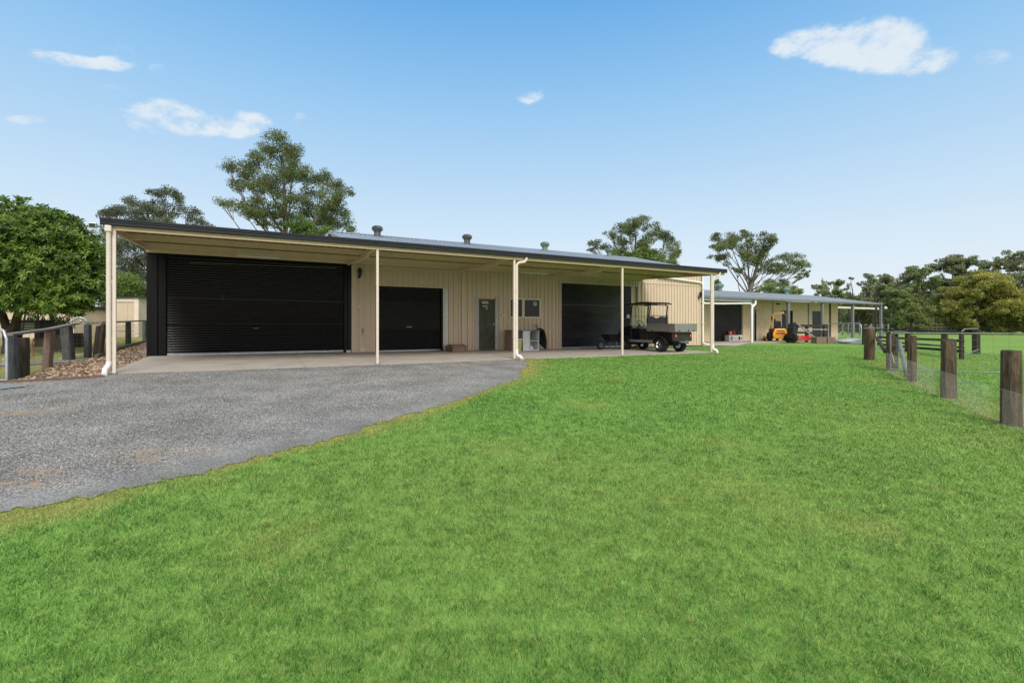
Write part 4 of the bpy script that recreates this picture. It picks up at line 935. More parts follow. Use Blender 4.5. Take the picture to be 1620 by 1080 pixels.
# ------------------------------------------------------------------ paddock fence on the right
def wood_post(x, y, h, r, mat, par=None, name='post', lean=(0, 0), sq=False, depth=.1, seed=0, n=22):
    rr = random.Random(seed); k = MB(); z0 = g1(x, y)-depth; zz = [z0, z0+depth, z0+depth+h*.33, z0+depth+h*.66, z0+depth+h-.02, z0+depth+h]
    v = []; grv = [rr.choice((-.12, 0, 0, .03, -.05)) for _ in range(n)]
    for i, z in enumerate(zz):
        f = (z-z0-depth)/h; sc_ = (1-.05*f)*(.93 if i == 5 else 1)
        for j in range(n):
            a = 2*math.pi*j/n; q = r*sc_*(1+.07*math.sin(3*a+seed)+grv[j]+rr.uniform(-.03, .03))
            if sq: m_ = max(abs(math.cos(a)), abs(math.sin(a))); q = r*sc_/m_*min(1, 1.12*m_+.0)
            v.append((x+q*math.cos(a)+lean[0]*f*h, y+q*math.sin(a)+lean[1]*f*h, z+(rr.uniform(-.012, .012) if i == 5 else 0)))
    f = [(i*n+j, i*n+(j+1)%n, (i+1)*n+(j+1)%n, (i+1)*n+j) for i in range(5) for j in range(n)]+[tuple(range(5*n, 6*n))]
    k.add(v, f); o = k.build(name, mat, par, smooth=True); return o
PF = thing('paddock_fence', (0, 0, 0), 0, 'row of weathered round timber fence posts with chicken wire at the right of the lawn', 'fence')
fp = [(1376.2, 569, 1.10, .165), (1408.5, 586, 1.10, .105), (1443, 603.5, 1.10, .095), (1500, 629.7, 1.10, .118), (1600, 672.4, 1.08, .122)]
pts = []
for i, (px, py, h, r) in enumerate(fp):
    x, y = G(px, py); wood_post(x, y, h, r, 'old_post', PF, seed=i*3+1); pts.append((x, y))
x, y = G(1416, 585.5); wood_post(x, y, 1.05, .07, 'black_timber', PF, seed=8, sq=True)
ex = (pts[-1][0]+.85*(pts[-1][0]-pts[-2][0])*1.3, pts[-1][1]+(pts[-1][1]-pts[-2][1])*1.3); pts.append(ex); wood_post(ex[0], ex[1], 1.08, .12, 'old_post', PF, seed=19)
# cap board and tie on the first post
k = MB(); x, y = pts[0]; z = g1(x, y)+1.10; k.bar((x-.22, y-.03, z+.02), (x+.35, y+.05, z+.035), .12, .03); k.bar((x-.12, y-.06, z+.05), (x+.1, y-.02, z+.07), .07, .03); k.build('cap_board', 'grey_rail', PF)
k = MB(); k.bar((x-.02, y, z+.06), (x+.02, y, z+.13), .05, .05); k.build('cap_brick', 'rust', PF)
k = MB(); x, y = pts[1]; z = g1(x, y)+1.09; k.bar((x-.1, y-.05, z+.02), (x+.42, y-.05, z+.0), .14, .03); k.bar((x-.02, y-.1, z+.04), (x+.3, y-.12, z+.03), .08, .02); k.build('cap_board', 'grey_rail', PF)
# chain on the first post, braces
k = MB(); x, y = pts[0]; k.tube([(x+.14, y-.13, .80), (x+.09, y-.17, .62), (x+.10, y-.17, .35), (x+.12, y-.17, .15)], .014, 6); k.build('chain', 'wire', PF)
k = MB(); x1, y1 = pts[1]; k.tube([(pts[0][0]+.18, pts[0][1]-.1, .62), (x1-.1, y1+.05, .28)], .055, 8); k.build('brace', 'dark_timber', PF)
k = MB(); k.tube([(x1+.18, y1-.1, g1(x1, y1)+.82), (pts[2][0]-.1, pts[2][1]+.02, g1(*pts[2])+.14)], .05, 8); k.build('brace', 'grey_rail', PF)
k = MB(); k.tube([(x1+.3-.35, y1-.1, .30), (x1-.02, y1-.13, .12), (x1-.0, y1-.14, -.02)], .008, 6); k.build('rope', 'cream_post', PF)
# wire netting: crossing strands twisted along the posts
k = MB(); Hn = .52
def strands(a, b, hz=Hn, pitch=.038, off=-.12):
    a = np.array(a); b = np.array(b); L_ = np.linalg.norm(b-a); d = (b-a)/L_; nrm = np.array([d[1], -d[0]]); 
    if nrm[0]*a[0]+nrm[1]*a[1] > 0: nrm = -nrm
    za, zb_ = g1(*a), g1(*b); n = int(L_/pitch)
    def pt(l, h, j):
        q = a+d*l+nrm*(-off+.004*j); return (q[0], q[1], za+(zb_-za)*l/L_+h)
    run = hz*.62
    for i in range(-int(run/pitch)-1, n+int(run/pitch)+2):
        for sg in (-1, 1):
            l0, l1 = i*pitch, i*pitch+sg*run; q0, q1 = min(max(l0, 0), L_), min(max(l1, 0), L_)
            if abs(q1-q0) < .01: continue
            k.bar(pt(q0, hz*(q0-l0)/(l1-l0), sg), pt(q1, hz*(q1-l0)/(l1-l0), sg), .0006, .0006)
    k.tube([pt(0, hz, 0), pt(L_, hz, 0)], .0024, 5); k.tube([pt(0, .02, 0), pt(L_, .02, 0)], .0024, 5)
for i in range(1, len(pts)-1): strands(pts[i], pts[i+1])
k.build('netting', 'wire', PF)
k = MB()
for i in range(1, len(pts)-1):
    for hh in (.98, .76):
        a, b = pts[i], pts[i+1]; k.tube([(a[0]-.03, a[1]-.09, g1(*a)+hh), ((a[0]+b[0])/2, (a[1]+b[1])/2-.09, (g1(*a)+g1(*b))/2+hh-.02), (b[0]-.03, b[1]-.09, g1(*b)+hh)], .0026, 5)
k.build('plain_wire', 'wire', PF)
# long galvanised gate behind the posts
a = line3(1409, 13.7); b = line3(1790, 11.6)
mesh_gate('paddock_gate', tuple(a), tuple(b), -.20, .83, 'long galvanised pipe and mesh gate just behind the round timber posts', 'gate', .015, .17, .33, corner=.04, brace=[3.02], mat='galv_dull')
# stockyard posts and rails behind
YD = thing('yard_fence', (0, 0, 0), 0, 'dark split rail yard fence with square topped posts beyond the long galvanised gate', 'fence')
pL = line3(1384, 26.3); pI = line3(1521, 18.2); pH = G(1544.5, 559); pF = line3(1436, 21.9); pG = line3(1494, 19.4)
for i, (p, h, r) in enumerate(((pj, 1.12, .11), (pF, .98, .11), (pG, .98, .11), (pI, .98, .075), (pH, 1.05, .14))): wood_post(p[0], p[1], h, r, 'dark_timber', YD, seed=40+i)
for z0, z1, h in ((.87, .80, .07), (.46, .48, .10), (.08, .08, .11), (.28, .22, .07)):
    for (p, q, za, zb_) in ((pL, pF, z0, z0+(z1-z0)*.5), (pF, pG, z0+(z1-z0)*.5, z0+(z1-z0)*.8), (pG, pI, z0+(z1-z0)*.8, z1)):
        rail(p+np.array([.0, -.1]), za, q+np.array([0, -.1]), zb_, h, .05, 'dark_timber', YD)
k = MB(); k.tube([(pI[0], pI[1], .82), (pI[0]+.12, pI[1], .92), (pH[0], pH[1]-.1, .93)], .02, 8); k.tube([(pI[0], pI[1]-.05, -.08), (pH[0], pH[1]-.12, .02)], .02, 8); k.build('pipe_rail', 'galv_dull', YD)
k = MB(); k.prism([(pF[0]+.92+.09*math.cos(a), .49+.055*math.sin(a)) for a in np.linspace(0, 6.28, 16, endpoint=False)], pF[1]-1.35, pF[1]-1.34); k.build('plate', 'galv', YD)
# distant posts and rails under the far trees
FT = thing('far_rail_fence', (0, 0, 0), 0, 'pale distant timber rail fence under the trees beyond the paddock', 'fence')
for i in range(7):
    p = line3(1466+i*7.5, 66); k = MB(); k.box(p[0]-.1, p[0]+.1, p[1]-.08, p[1]+.08, 0, 1.5+.15*(i % 2)); k.build('post', 'timber_kerb', FT)
for z in (.5, .95, 1.35): rail(line3(1466, 65.8), z, line3(1511, 65.8), z, .12, .06, 'timber_kerb', FT)
FW = thing('wire_fence', (0, 0, 0), 0, 'thin wire fence on slim pale posts across the far paddock behind the back shed', 'fence')
for i in range(9):
    p = line3(1333+i*9, 58-i*.6); k = MB(); k.box(p[0]-.06, p[0]+.06, p[1]-.05, p[1]+.05, 0, 1.35); k.build('post', 'galv_dull', FW)
k = MB()
for z in (.4, .8, 1.2): a, b = line3(1333, 57.9), line3(1405, 53.1); k.tube([(a[0], a[1], z), (b[0], b[1], z)], .012, 5)
k.build('wire', 'wire', FW)
#MARK5
# ------------------------------------------------------------------ left yard: fence, gates, sheds, planters
LFN = thing('post_and_rail_fence', (0, 0, 0), 0, 'dark sleeper fence with a sagging grey top rail left of the leaf covered bed', 'fence')
A = G(20, 600); B_ = G(32.5, 597); C_ = G(74, 582.5); D_ = G(110, 570)
def hpx(p, top): return 1+(HY-top)/FL*p[1]-g1(*p)
def sleeper(p, h, w_, d, mat, par, lean=(0, 0), rz=0., name='post'):
    k = MB(); z0 = g1(*p)-.1; c, s = math.cos(rz), math.sin(rz); v = []
    for z, f, sc_ in ((z0, 0, 1), (z0+.1+h*.5, .5, 1.02), (z0+.1+h, 1, .97)):
        for i, j in ((-1, -1), (1, -1), (1, 1), (-1, 1)):
            q = (i*w_/2*sc_, j*d/2*sc_); v.append((p[0]+q[0]*c-q[1]*s+lean[0]*f, p[1]+q[0]*s+q[1]*c+lean[1]*f, z+random.uniform(-.01, .01)))
    f = [(a*4+j, a*4+(j+1)%4, a*4+4+(j+1)%4, a*4+4+j) for a in range(2) for j in range(4)]+[(8, 9, 10, 11)]
    k.add(v, f); return k.build(name, mat, par, bevel=.012)
sleeper(A, hpx(A, 533), .145, .1, 'black_timber', LFN); sleeper((B_[0]+.01, B_[1]+.06), hpx(B_, 534), .12, .16, 'dark_timber', LFN, (0, 0), .3)
sleeper(C_, hpx(C_, 524), .17, .12, 'brown_timber', LFN, (.08, 0)); sleeper(D_, hpx(D_, 515), .25, .14, 'black_timber', LFN, (-.10, 0))
k = MB(); zt = [g1(*q)+hpx(q, t) for q, t in ((A, 531), (C_, 522), (D_, 514))]
k.bar((A[0]-.1, A[1], zt[0]+.02), (C_[0]+.05, C_[1], zt[1]+.02), .16, .045); k.bar((C_[0]+.05, C_[1], zt[1]+.021), (D_[0]+.08, D_[1], zt[2]+.02), .16, .045); k.build('top_rail', 'grey_rail', LFN)
def netting(p, q, h, par, pitch=.09):
    k = MB(); p = np.array(p); q = np.array(q); L_ = np.linalg.norm(q-p); n = int(L_/pitch)
    for i in range(n+1):
        for sg in (-1, 1):
            a = i*pitch; b = a+sg*h*.6; 
            a_, b_ = min(max(a, 0), L_), min(max(b, 0), L_); hb = h*abs(b_-a_)/(h*.6)
            pa = p+(q-p)*a_/L_; pb = p+(q-p)*b_/L_; k.bar((pa[0], pa[1], g1(*pa)+.01), (pb[0], pb[1], g1(*pb)+hb), .0022, .0022)
    for hh in (.02, h*.5, h): k.tube([(p[0], p[1], g1(*p)+hh), (q[0], q[1], g1(*q)+hh)], .003, 5)
    return k.build('netting', 'wire_dark', par)
netting(B_, C_, .75, LFN); netting(C_, D_, .75, LFN)
E_, F_, F2 = G(139, 566), G(151, 565), G(157, 565); G_, H_ = G(203, 547), G(229, 540)
RF = thing('rail_fence', (0, 0, 0), 0, 'rail fence with leaning grey and green posts running back beside the black garage', 'fence')
sleeper(E_, hpx(E_, 513), .14, .12, 'black_timber', RF); sleeper(F_, hpx(F_, 515), .10, .1, 'dark_timber', RF, (.10, 0)); sleeper(F2, hpx(F2, 512), .11, .12, 'dark_timber', RF, (.14, 0))
sleeper(G_, hpx(G_, 509), .14, .12, 'green_post', RF); sleeper(H_, hpx(H_, 507), .14, .12, 'green_post', RF)
k = MB(); zz = lambda q, t: g1(*q)+hpx(q, t); k.bar((E_[0]-.1, E_[1], zz(E_, 509)), (F2[0]+.1, F2[1], zz(F2, 510)), .12, .05)
k.bar((F2[0]-.3, F2[1], zz(F2, 511)), (G_[0], G_[1], zz(G_, 508.5)), .12, .05); k.bar((G_[0], G_[1], zz(G_, 508.4)), (H_[0]+.6, H_[1]+.1, zz(H_, 506)), .12, .05); k.build('top_rail', 'grey_rail', RF)
netting(F2, G_, .8, RF, .12); netting(G_, H_, .8, RF, .12)
k = MB()
for a, b in zip([G(152, 568), G(165, 563), G(185, 556), G(205, 549.5)], [G(165, 563), G(185, 556), G(205, 549.5), G(236, 541)]): k.bar((a[0], a[1], g1(*a)+.05), (b[0], b[1], g1(*b)+.05), .1, .14)
tag(k.build('timber_edging', 'timber_kerb'), 'long weathered timber edging between the leaf bed and the left lawn', 'garden edging')
k = MB(); L2 = [G(0, 606), G(60, 603), G(110, 600.5), G(163, 597)]
for a, b in zip(L2[:-1], L2[1:]): k.bar((a[0], a[1], g1(*a)+.015), (b[0], b[1], g1(*b)+.015), .05, .07)
tag(k.build('timber_edging', 'brown_timber'), 'thin brown timber edging along the gravel in front of the leaf bed', 'garden edging')
for pp, lab in (([(-20, 575), (110, 569), (165, 565), (165, 569), (110, 574), (-20, 581)], 0), ([(-40, 610), (0, 607), (45, 609), (42, 612), (0, 617), (-40, 620)], 1)):
    flat('concrete_strip', [G(*p) for p in pp], .02 if not lab else .018, 'grey_strip')
pv = [W(-.15, 5.4), W(-.9, 6.2), W(-1.0, 4.2), W(-.55, 2.8), W(-.2, 2.9)]
flat('wet_strip', [G(232, 551), G(232, 560), G(205, 567), G(190, 569), G(200, 563), G(222, 556)], .03, 'grey_strip')
# gates
k0 = G(10.5, 603); k1 = (k0[0]-1.1, k0[1]+.2)
mesh_gate('farm_gate', k1, k0, g1(*k0)+.02, g1(*k0)+hpx(k0, 518), 'galvanised gate with a rounded corner at the far left beside the sleeper fence', 'gate', .024, .12, .15, corner=.22)
a, b = np.array(G(109, 566.5)), np.array(G(132.5, 566)); z0_ = g1(*a)
mesh_gate('garden_gate', tuple(a+[0, .1]), tuple(b+[0, .1]), z0_+.08, z0_+hpx(a, 502), 'small galvanised garden gate with rounded top between dark posts', 'gate', .022, .11, .12, corner=.12)
k = MB(); x, y = (a+b)/2; z = z0_+hpx(a, 508)
T = thing('bucket', (float(a[0]+.12), float(a[1]-.12), g1(*a)+hpx(a, 527)), 0, 'pale bucket hanging on the small garden gate', 'bucket')
m = MB(); m.lathe([(.055, 0), (.06, 0), (.085, .2), (.088, .2)], (0, 0, 0), 14); m.build('bucket_body', 'beige_case', T, smooth=True)
m = MB(); m.tube([(-.085, 0, .2), (-.07, 0, .28), (0, 0, .33), (.07, 0, .28), (.085, 0, .2)], .006, 6); m.build('handle', 'wire', T)
T = thing('wall_scroll', (float((a[0]+b[0])/2), float(a[1]+.08), z), 0, 'dark bent metal scroll decorating the top of the small garden gate', 'gate ornament')
m = MB(); m.tube([(-.16, 0, -.06), (-.1, 0, .02), (0, 0, .08), (.05, 0, .1)], .02, 8); m.tube([(.02, 0, 0), (.08, 0, .04), (.14, 0, 0), (.09, 0, -.05), (.03, 0, -.03)], .016, 8); m.build('scroll', 'chrome', T)
T = thing('rusty_stake', (*G(49, 562), 0), 0, 'rusty bent iron stake standing in the left yard grass', 'stake'); T.location.z = g1(T.location.x, T.location.y)
m = MB(); m.tube([(-.18, 0, 0), (.0, .02, .28), (.07, .02, .5)], .02, 6); m.tube([(.0, .02, .28), (.05, 0, .0)], .02, 6); m.build('stake_body', 'rust', T)
# sheds behind the tree
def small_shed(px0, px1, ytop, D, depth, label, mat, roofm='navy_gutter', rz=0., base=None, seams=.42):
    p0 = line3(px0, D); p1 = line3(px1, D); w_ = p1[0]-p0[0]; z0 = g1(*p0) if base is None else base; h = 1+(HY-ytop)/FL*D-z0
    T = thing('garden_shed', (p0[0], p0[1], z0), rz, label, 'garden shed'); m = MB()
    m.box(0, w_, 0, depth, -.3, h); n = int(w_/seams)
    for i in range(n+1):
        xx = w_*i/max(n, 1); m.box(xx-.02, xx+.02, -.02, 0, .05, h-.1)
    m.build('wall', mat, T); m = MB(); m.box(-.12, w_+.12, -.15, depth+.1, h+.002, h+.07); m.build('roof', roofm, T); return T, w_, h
T, w_, h = small_shed(183, 220, 471, 26, 3, 'small cream metal garden shed with a dark flat roof behind the left corner post', 'shed_cream')
m = MB(); m.box(w_*.82, w_, -.05, -.021, 0, h); m.box(0, w_*.82, -.045, -.021, h-.22, h-.02); m.box(0, w_*.82, -.04, -.021, .36, .40); m.build('door_frame', 'cream_post', T)
T, w_, h = small_shed(-60, 117, 489, 24, 4, 'long cream metal wall of a low shed seen under the leafy tree', 'shed_cream', seams=.55)
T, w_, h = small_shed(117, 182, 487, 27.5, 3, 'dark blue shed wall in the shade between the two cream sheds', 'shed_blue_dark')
p0 = line3(222.5, 28.5); m = MB(); zb_ = g1(*p0)
for i in range(14): m.box(p0[0]+.1*i, p0[0]+.1*i+.085, p0[1]-.01*(i % 2), p0[1]+.03, zb_, 1+(HY-470)/FL*28.5)
tag(m.build('zinc_panel', 'blue_zinc'), 'pale blue corrugated zinc panel between the small shed and the black garage', 'metal panel')
# raised planters and poles under the tree
def planter(px0, px1, y0_, y1_, D, mat, label, legs=True):
    p0, p1 = line3(px0, D), line3(px1, D); w_ = p1[0]-p0[0]; za, zb = 1+(HY-y1_)/FL*D, 1+(HY-y0_)/FL*D; zg = g1(*p0)
    T = thing('planter', (p0[0], p0[1], zg), .05, label, 'raised planter'); za -= zg; zb -= zg
    m = MB(); n = 5
    for i in range(n): m.box(0, w_, 0, .7, za+(zb-za)*i/n+.004, za+(zb-za)*(i+1)/n-.004)
    m.build('planter_side', mat, T, bevel=.012)
    m = MB(); m.box(-.1, w_+.1, -.08, .78, zb, zb+.05); m.build('planter_rim', 'dark_timber', T)
    for xx in (.06, w_-.06):
        m = MB(); m.box(xx-.09, xx+.09, -.06, .1, -.1, zb); m.build('leg', 'dark_timber', T)
    m = MB(); rr = random.Random(int(px0))
    for i in range(40):
        bx_, by_ = rr.uniform(.1, w_-.1), rr.uniform(.1, .6); a = rr.uniform(0, 6.28); m.bar((bx_, by_, zb), (bx_+.1*math.cos(a), by_+.1*math.sin(a), zb+rr.uniform(.08, .3)), .03, .006)
    m.build('seedlings', 'garden_green', T)
    return T
planter(22, 62, 508, 527, 17, 'garden_green', 'dark green raised planter on timber legs under the leafy tree')
planter(68, 82, 510, 519, 18, 'garden_teal', 'small pale teal planter right of the dark green one')
planter(84, 95, 513, 520, 19, 'garden_teal', 'tiny teal planter at the right end of the planter row')
for i, (px, yt, yb, D, lab) in enumerate(((25, 492, 515, 17.5, 'leftmost thin dark pole standing behind the dark green planter'), (36, 490, 509, 17.6, 'leaning dark pole rising from the middle of the dark green planter'), (60, 492, 508, 17.4, 'straight dark pole at the right end of the dark green planter'), (81, 496, 510, 18.4, 'short dark pole over the small teal planter'))):
    p = line3(px, D); m = MB(); m.tube([(p[0]-(.1 if i == 1 else 0), p[1], g1(*p)), (p[0]+(.12 if i == 1 else 0), p[1], 1+(HY-yt)/FL*D)], .03, 6); tag(m.build('garden_pole', 'dark_timber'), lab, 'pole')
for px, D, lab in ((91, 15.5, 'low dark sawn timber block under the right planter'), (123, 17, 'short dark stump behind the small garden gate')):
    p = line3(px, D); m = MB(); m.lathe([(.16, -.1), (.17, .2), (.15, .5)], (p[0], p[1], g1(*p)), 10); tag(m.build('stump', 'dark_timber'), lab, 'stump')
p = G(88, 553); T = thing('garden_chair', (p[0], p[1], g1(*p)), .3, 'dark broken metal garden chair in the shade under the leafy tree', 'garden chair')
m = MB(); m.box(-.25, .25, -.02, .4, .34, .38); m.build('seat', 'black_plastic', T); m = MB(); m.box(-.25, .25, .38, .42, .38, .7); m.build('backrest', 'black_plastic', T)
for i in (-.22, .22):
    for j in (.0, .38): m = MB(); m.bar((i, j, 0), (i*.9, j, .35), .03, .03); m.build('leg', 'black_plastic', T)

# ------------------------------------------------------------------ things under the awning
def lz(s, t): return slabz(*W(s, t))
# desk with teal top and open shelf
s0, s1 = S(806, 4.1), S(850, 4.1); wd_ = s1-s0; T = thing('desk', (*W(s0, 3.75), lz(s0, 3.75)), ANG, 'white desk with a teal top and open end shelf standing under the window', 'desk')
H_d = .80
m = MB(); m.box(-.12, wd_-.05, -.02, .62, H_d, H_d+.035); m.build('desk_top', 'teal_top', T, bevel=.004)
m = MB(); m.box(-.06, -.02, .05, .6, 0, H_d); m.build('side_panel', 'wood_box', T)
m = MB(); m.box(.0, wd_*.62, .55, .57, .28, H_d-.01); m.build('modesty_panel', 'white_board', T)
x0_ = wd_*.56
m = MB(); m.box(x0_, x0_+.025, 0, .55, .0, H_d-.002); m.box(wd_-.15, wd_-.125, 0, .55, .0, H_d-.002); m.box(x0_+.026, wd_-.151, 0, .55, .0, .03); m.box(x0_+.026, wd_-.151, 0, .55, .38, .40); m.box(x0_+.026, wd_-.151, .53, .55, .03, .38); m.box(x0_-.3, x0_, .02, .04, 0, .0+H_d); m.build('shelf_unit', 'white_board', T)
m = MB(); m.box(.08, x0_-.31, .20, .5, .02, .52); m.build('drawer_box', 'charcoal_door', T, bevel=.01)
sx, sy = W(s0+wd_*.5+.28, 3.95)
for i, (h_, r_, mat, lab) in enumerate(((.16, .06, 'white_pvc', 'small white jug on the bottom shelf of the white desk'), (.12, .05, 'garden_teal', 'green tin on the upper shelf of the white desk'))):
    m = MB(); zz_ = lz(s0, 3.95)+(.032 if i == 0 else .402); m.lathe([(r_, 0), (r_*1.1, h_*.3), (r_, h_*.7), (r_*.5, h_*.85), (r_*.5, h_)], (sx, sy, zz_), 12)
    if i == 0: m.tube([(sx+r_, sy, zz_+.12), (sx+r_+.04, sy, zz_+.08), (sx+r_, sy, zz_+.03)], .008, 6)
    tag(m.build('jug' if i == 0 else 'tin', mat, smooth=True), lab, 'jug' if i == 0 else 'tin')
x, y = W(S(820.5, 3.6), 3.6); T = thing('waste_bin', (x, y, lz(S(820), 3.6)), 0, 'pale yellow stained bin in front of the white desk', 'bin')
m = MB(); m.lathe([(.10, 0), (.105, .02), (.14, .44), (.155, .45), (.155, .475), (.12, .475)], (0, 0, 0), 18); m.build('bin_body', 'bin_yellow', T, smooth=True)
m = MB(); m.box(-.03, .14, -.08, .08, .45, .50); m.build('bin_liner', 'white_board', T, bevel=.01)
# folded black parasol leaning on the wall
s0 = S(862, 3.9); zb_ = lz(s0, 3.9); pA = np.array([*W(s0, 3.8), zb_+.01]); pB = np.array([*W(S(850, 4.5), 4.5), zb_+.98])
T = thing('folded_parasol', tuple(pA), 0, 'folded black umbrella leaning against the desk end with its point on the floor', 'umbrella')
dv_ = pB-pA; q = lambda f: tuple(dv_*f)
m = MB(); m.tube([q(0), q(1.0)], .014, 8); m.build('shaft', 'black_plastic', T)
m = MB(); nn_ = 16; prf_ = [(.02, .04), (.07, .13), (.16, .36), (.21, .6), (.19, .76), (.10, .84)]; ax = Vector(dv_).normalized(); xx = ax.cross(Vector((0, 1, 0))).normalized(); yy = ax.cross(xx); v = []
for r_, f_ in prf_:
    for j in range(nn_):
        a = 2*math.pi*j/nn_; rr_ = r_*(1.15 if j % 2 else .68); v.append(Vector(q(f_))+(xx*math.cos(a)+yy*math.sin(a))*rr_+(ax*(.06 if (j % 2 and f_ > .8) else 0)))
m.add(v, [(i*nn_+j, i*nn_+(j+1) % nn_, (i+1)*nn_+(j+1) % nn_, (i+1)*nn_+j) for i in range(len(prf_)-1) for j in range(nn_)]); m.build('canopy', 'brolly', T)
m = MB(); e_ = Vector(q(1.0)); m.tube([e_, e_+Vector((-.03, 0, .06)), e_+Vector((-.09, 0, .06)), e_+Vector((-.11, 0, .0))], .016, 8); m.build('handle', 'black_plastic', T)
# timber box and log by the second door
s0, s1 = S(715, 4.2), S(738, 4.2); T = thing('timber_box', (*W(s0, 4.15), lz(s0, 4.15)), ANG, 'low brown timber box on the slab between the second roller door and the grey door', 'box'); w_ = s1-s0
m = MB(); m.box(0, w_*.88, 0, .3, .0, .19); m.box(-.05, w_+.04, -.03, .34, .192, .225); m.box(w_*.9, w_*.97, -.01, .31, 0, .19); m.build('box_body', 'wood_box', T, bevel=.006)
s0 = S(710, 4.25); x, y = W(s0, 4.2); m = MB(); m.lathe([(.09, -.15), (.125, -.148), (.125, .15), (.09, .152)], (x, y, lz(s0, 4.2)+.125), 14, 'y'); tag(m.build('log', 'log_end'), 'short round log lying at the left end of the low brown timber box', 'log')
s0 = S(710, 4.2); T = thing('sawn_plank', (*W(S(722, 4.35), 4.42), lz(s0, 4.3)+.23), ANG, 'narrow plank lying on top of the low brown timber box', 'plank'); m = MB(); m.box(-.25, .36, -.05, .05, 0, .035); m.build('plank_body', 'wood_box', T)

# wheelbarrow
cx_ = S(965, 3.6); T = thing('wheelbarrow', (*W(cx_, 3.5), lz(cx_, 3.5)), ANG, 'black wheelbarrow parked side on before the right hand roller door', 'wheelbarrow')
k = MB(); vt = [(-.38, -.30, .66), (.42, -.30, .60), (.42, .30, .60), (-.38, .30, .66), (-.2, -.2, .36), (.2, -.2, .34), (.2, .2, .34), (-.2, .2, .36)]
k.add(vt, [(4, 7, 6, 5), (0, 4, 5, 1), (1, 5, 6, 2), (2, 6, 7, 3), (3, 7, 4, 0)]); k.tube([vt[0], vt[1], vt[2], vt[3], vt[0]], .016, 8); k.build('tray', 'black_plastic', T)
for sg in (-1, 1):
    k = MB(); k.tube([(-.62, sg*.04, .2), (-.2, sg*.16, .32), (.3, sg*.22, .38), (.85, sg*.27, .56)], .018, 8); k.build('handle', 'black_plastic', T, smooth=True)
    k = MB(); k.tube([(.12, sg*.20, .36), (.10, sg*.22, .04), (.2, sg*.22, .0+.02), (.38, sg*.22, .03), (.42, sg*.22, .38)], .016, 8); k.build('leg', 'galv_dull', T, smooth=True)
wheel(T, (-.60, 0, .19), .19, .09, axis='y', mat='galv_dull', spokes=5)

# ------------------------------------------------------------------ utility buggy
rl = np.array([5.93, 19.2]); c0 = rl+.5*U
BG = thing('utility_buggy', (float(c0[0]), float(c0[1]), slabz(*c0)), ANG, 'black two seat utility buggy with an alloy tipping tray parked nose to the roller door', 'utility buggy')
wheel(BG, (-.5, 0, .275), .275, .24, mat='chrome'); wheel(BG, (.5, 0, .275), .275, .24, mat='chrome'); wheel(BG, (-.5, 2.08, .265), .265, .22, mat='chrome'); wheel(BG, (.5, 2.08, .265), .265, .22, mat='chrome')
k = MB(); k.box(-.06, .06, -.1, 2.2, .3, .38); k.tube([(-.4, 0, .275), (.4, 0, .275)], .045, 10); k.tube([(-.4, 2.08, .265), (.4, 2.08, .265)], .04, 10); k.tube([(-.3, -.05, .28), (-.3, .55, .5)], .03, 8); k.tube([(.3, -.05, .28), (.3, .55, .5)], .03, 8)
k.box(-.34, .34, -.5, .2, .33, .46); k.build('chassis', 'black_plastic', BG)
k = MB(); k.box(-.53, .53, -.60, .72, .44, .80); k.prism([(-.62, .44), (-.62, .52), (-.60, .8), (-.55, .8), (-.55, .42)], -.53, .53, 'yz'); k.build('rear_body', 'black_paint', BG, bevel=.03)
k = MB(); k.box(-.50, .50, -.637, -.615, .46, .76); k.build('rear_panel', 'olive_panel', BG, bevel=.01)
for sg in (-1, 1):
    k = MB(); k.prism([(sg*.40+.05*math.cos(a), .655+.075*math.sin(a)) for a in np.linspace(0, 2*math.pi, 16, endpoint=False)], -.66, -.637); k.build('tail_light', 'red_lens', BG, bevel=.006)
    k = MB(); k.prism([(sg*.40+.018*math.cos(a), .655+.03*math.sin(a)) for a in np.linspace(0, 2*math.pi, 10, endpoint=False)], -.664, -.661); k.build('reflector', 'sign_white', BG)
    # fender arches
    k = MB(); n = 12
    for y_, r_ in ((0, .36), (2.08, .35)):
        pr = [(y_+r_*math.cos(a), .275+r_*math.sin(a)) for a in np.linspace(.15, math.pi-.15, n)]; pi = [(y_+(r_-.04)*math.cos(a), .275+(r_-.04)*math.sin(a)) for a in np.linspace(.15, math.pi-.15, n)]
        for i in range(n-1): k.add([(sg*.40, pr[i][0], pr[i][1]), (sg*.64, pr[i][0], pr[i][1]), (sg*.64, pr[i+1][0], pr[i+1][1]), (sg*.40, pr[i+1][0], pr[i+1][1]), (sg*.40, pi[i][0], pi[i][1]), (sg*.64, pi[i][0], pi[i][1]), (sg*.64, pi[i+1][0], pi[i+1][1]), (sg*.40, pi[i+1][0], pi[i+1][1])], [(0, 1, 2, 3), (4, 7, 6, 5), (1, 5, 6, 2), (0, 3, 7, 4)])
    k.build('fender', 'black_plastic', BG)
k = MB(); k.box(-.22, .22, -.72, -.60, .40, .44); k.box(-.05, .05, -.80, -.60, .36, .40); k.lathe([(.03, 0), (.03, .05), (.015, .07)], (0, -.78, .40), 10); k.build('tow_bar', 'galv_dull', BG)
k = MB(); k.box(-.15, .15, -.648, -.638, .54, .60); k.build('number_plate', 'olive_panel', BG)
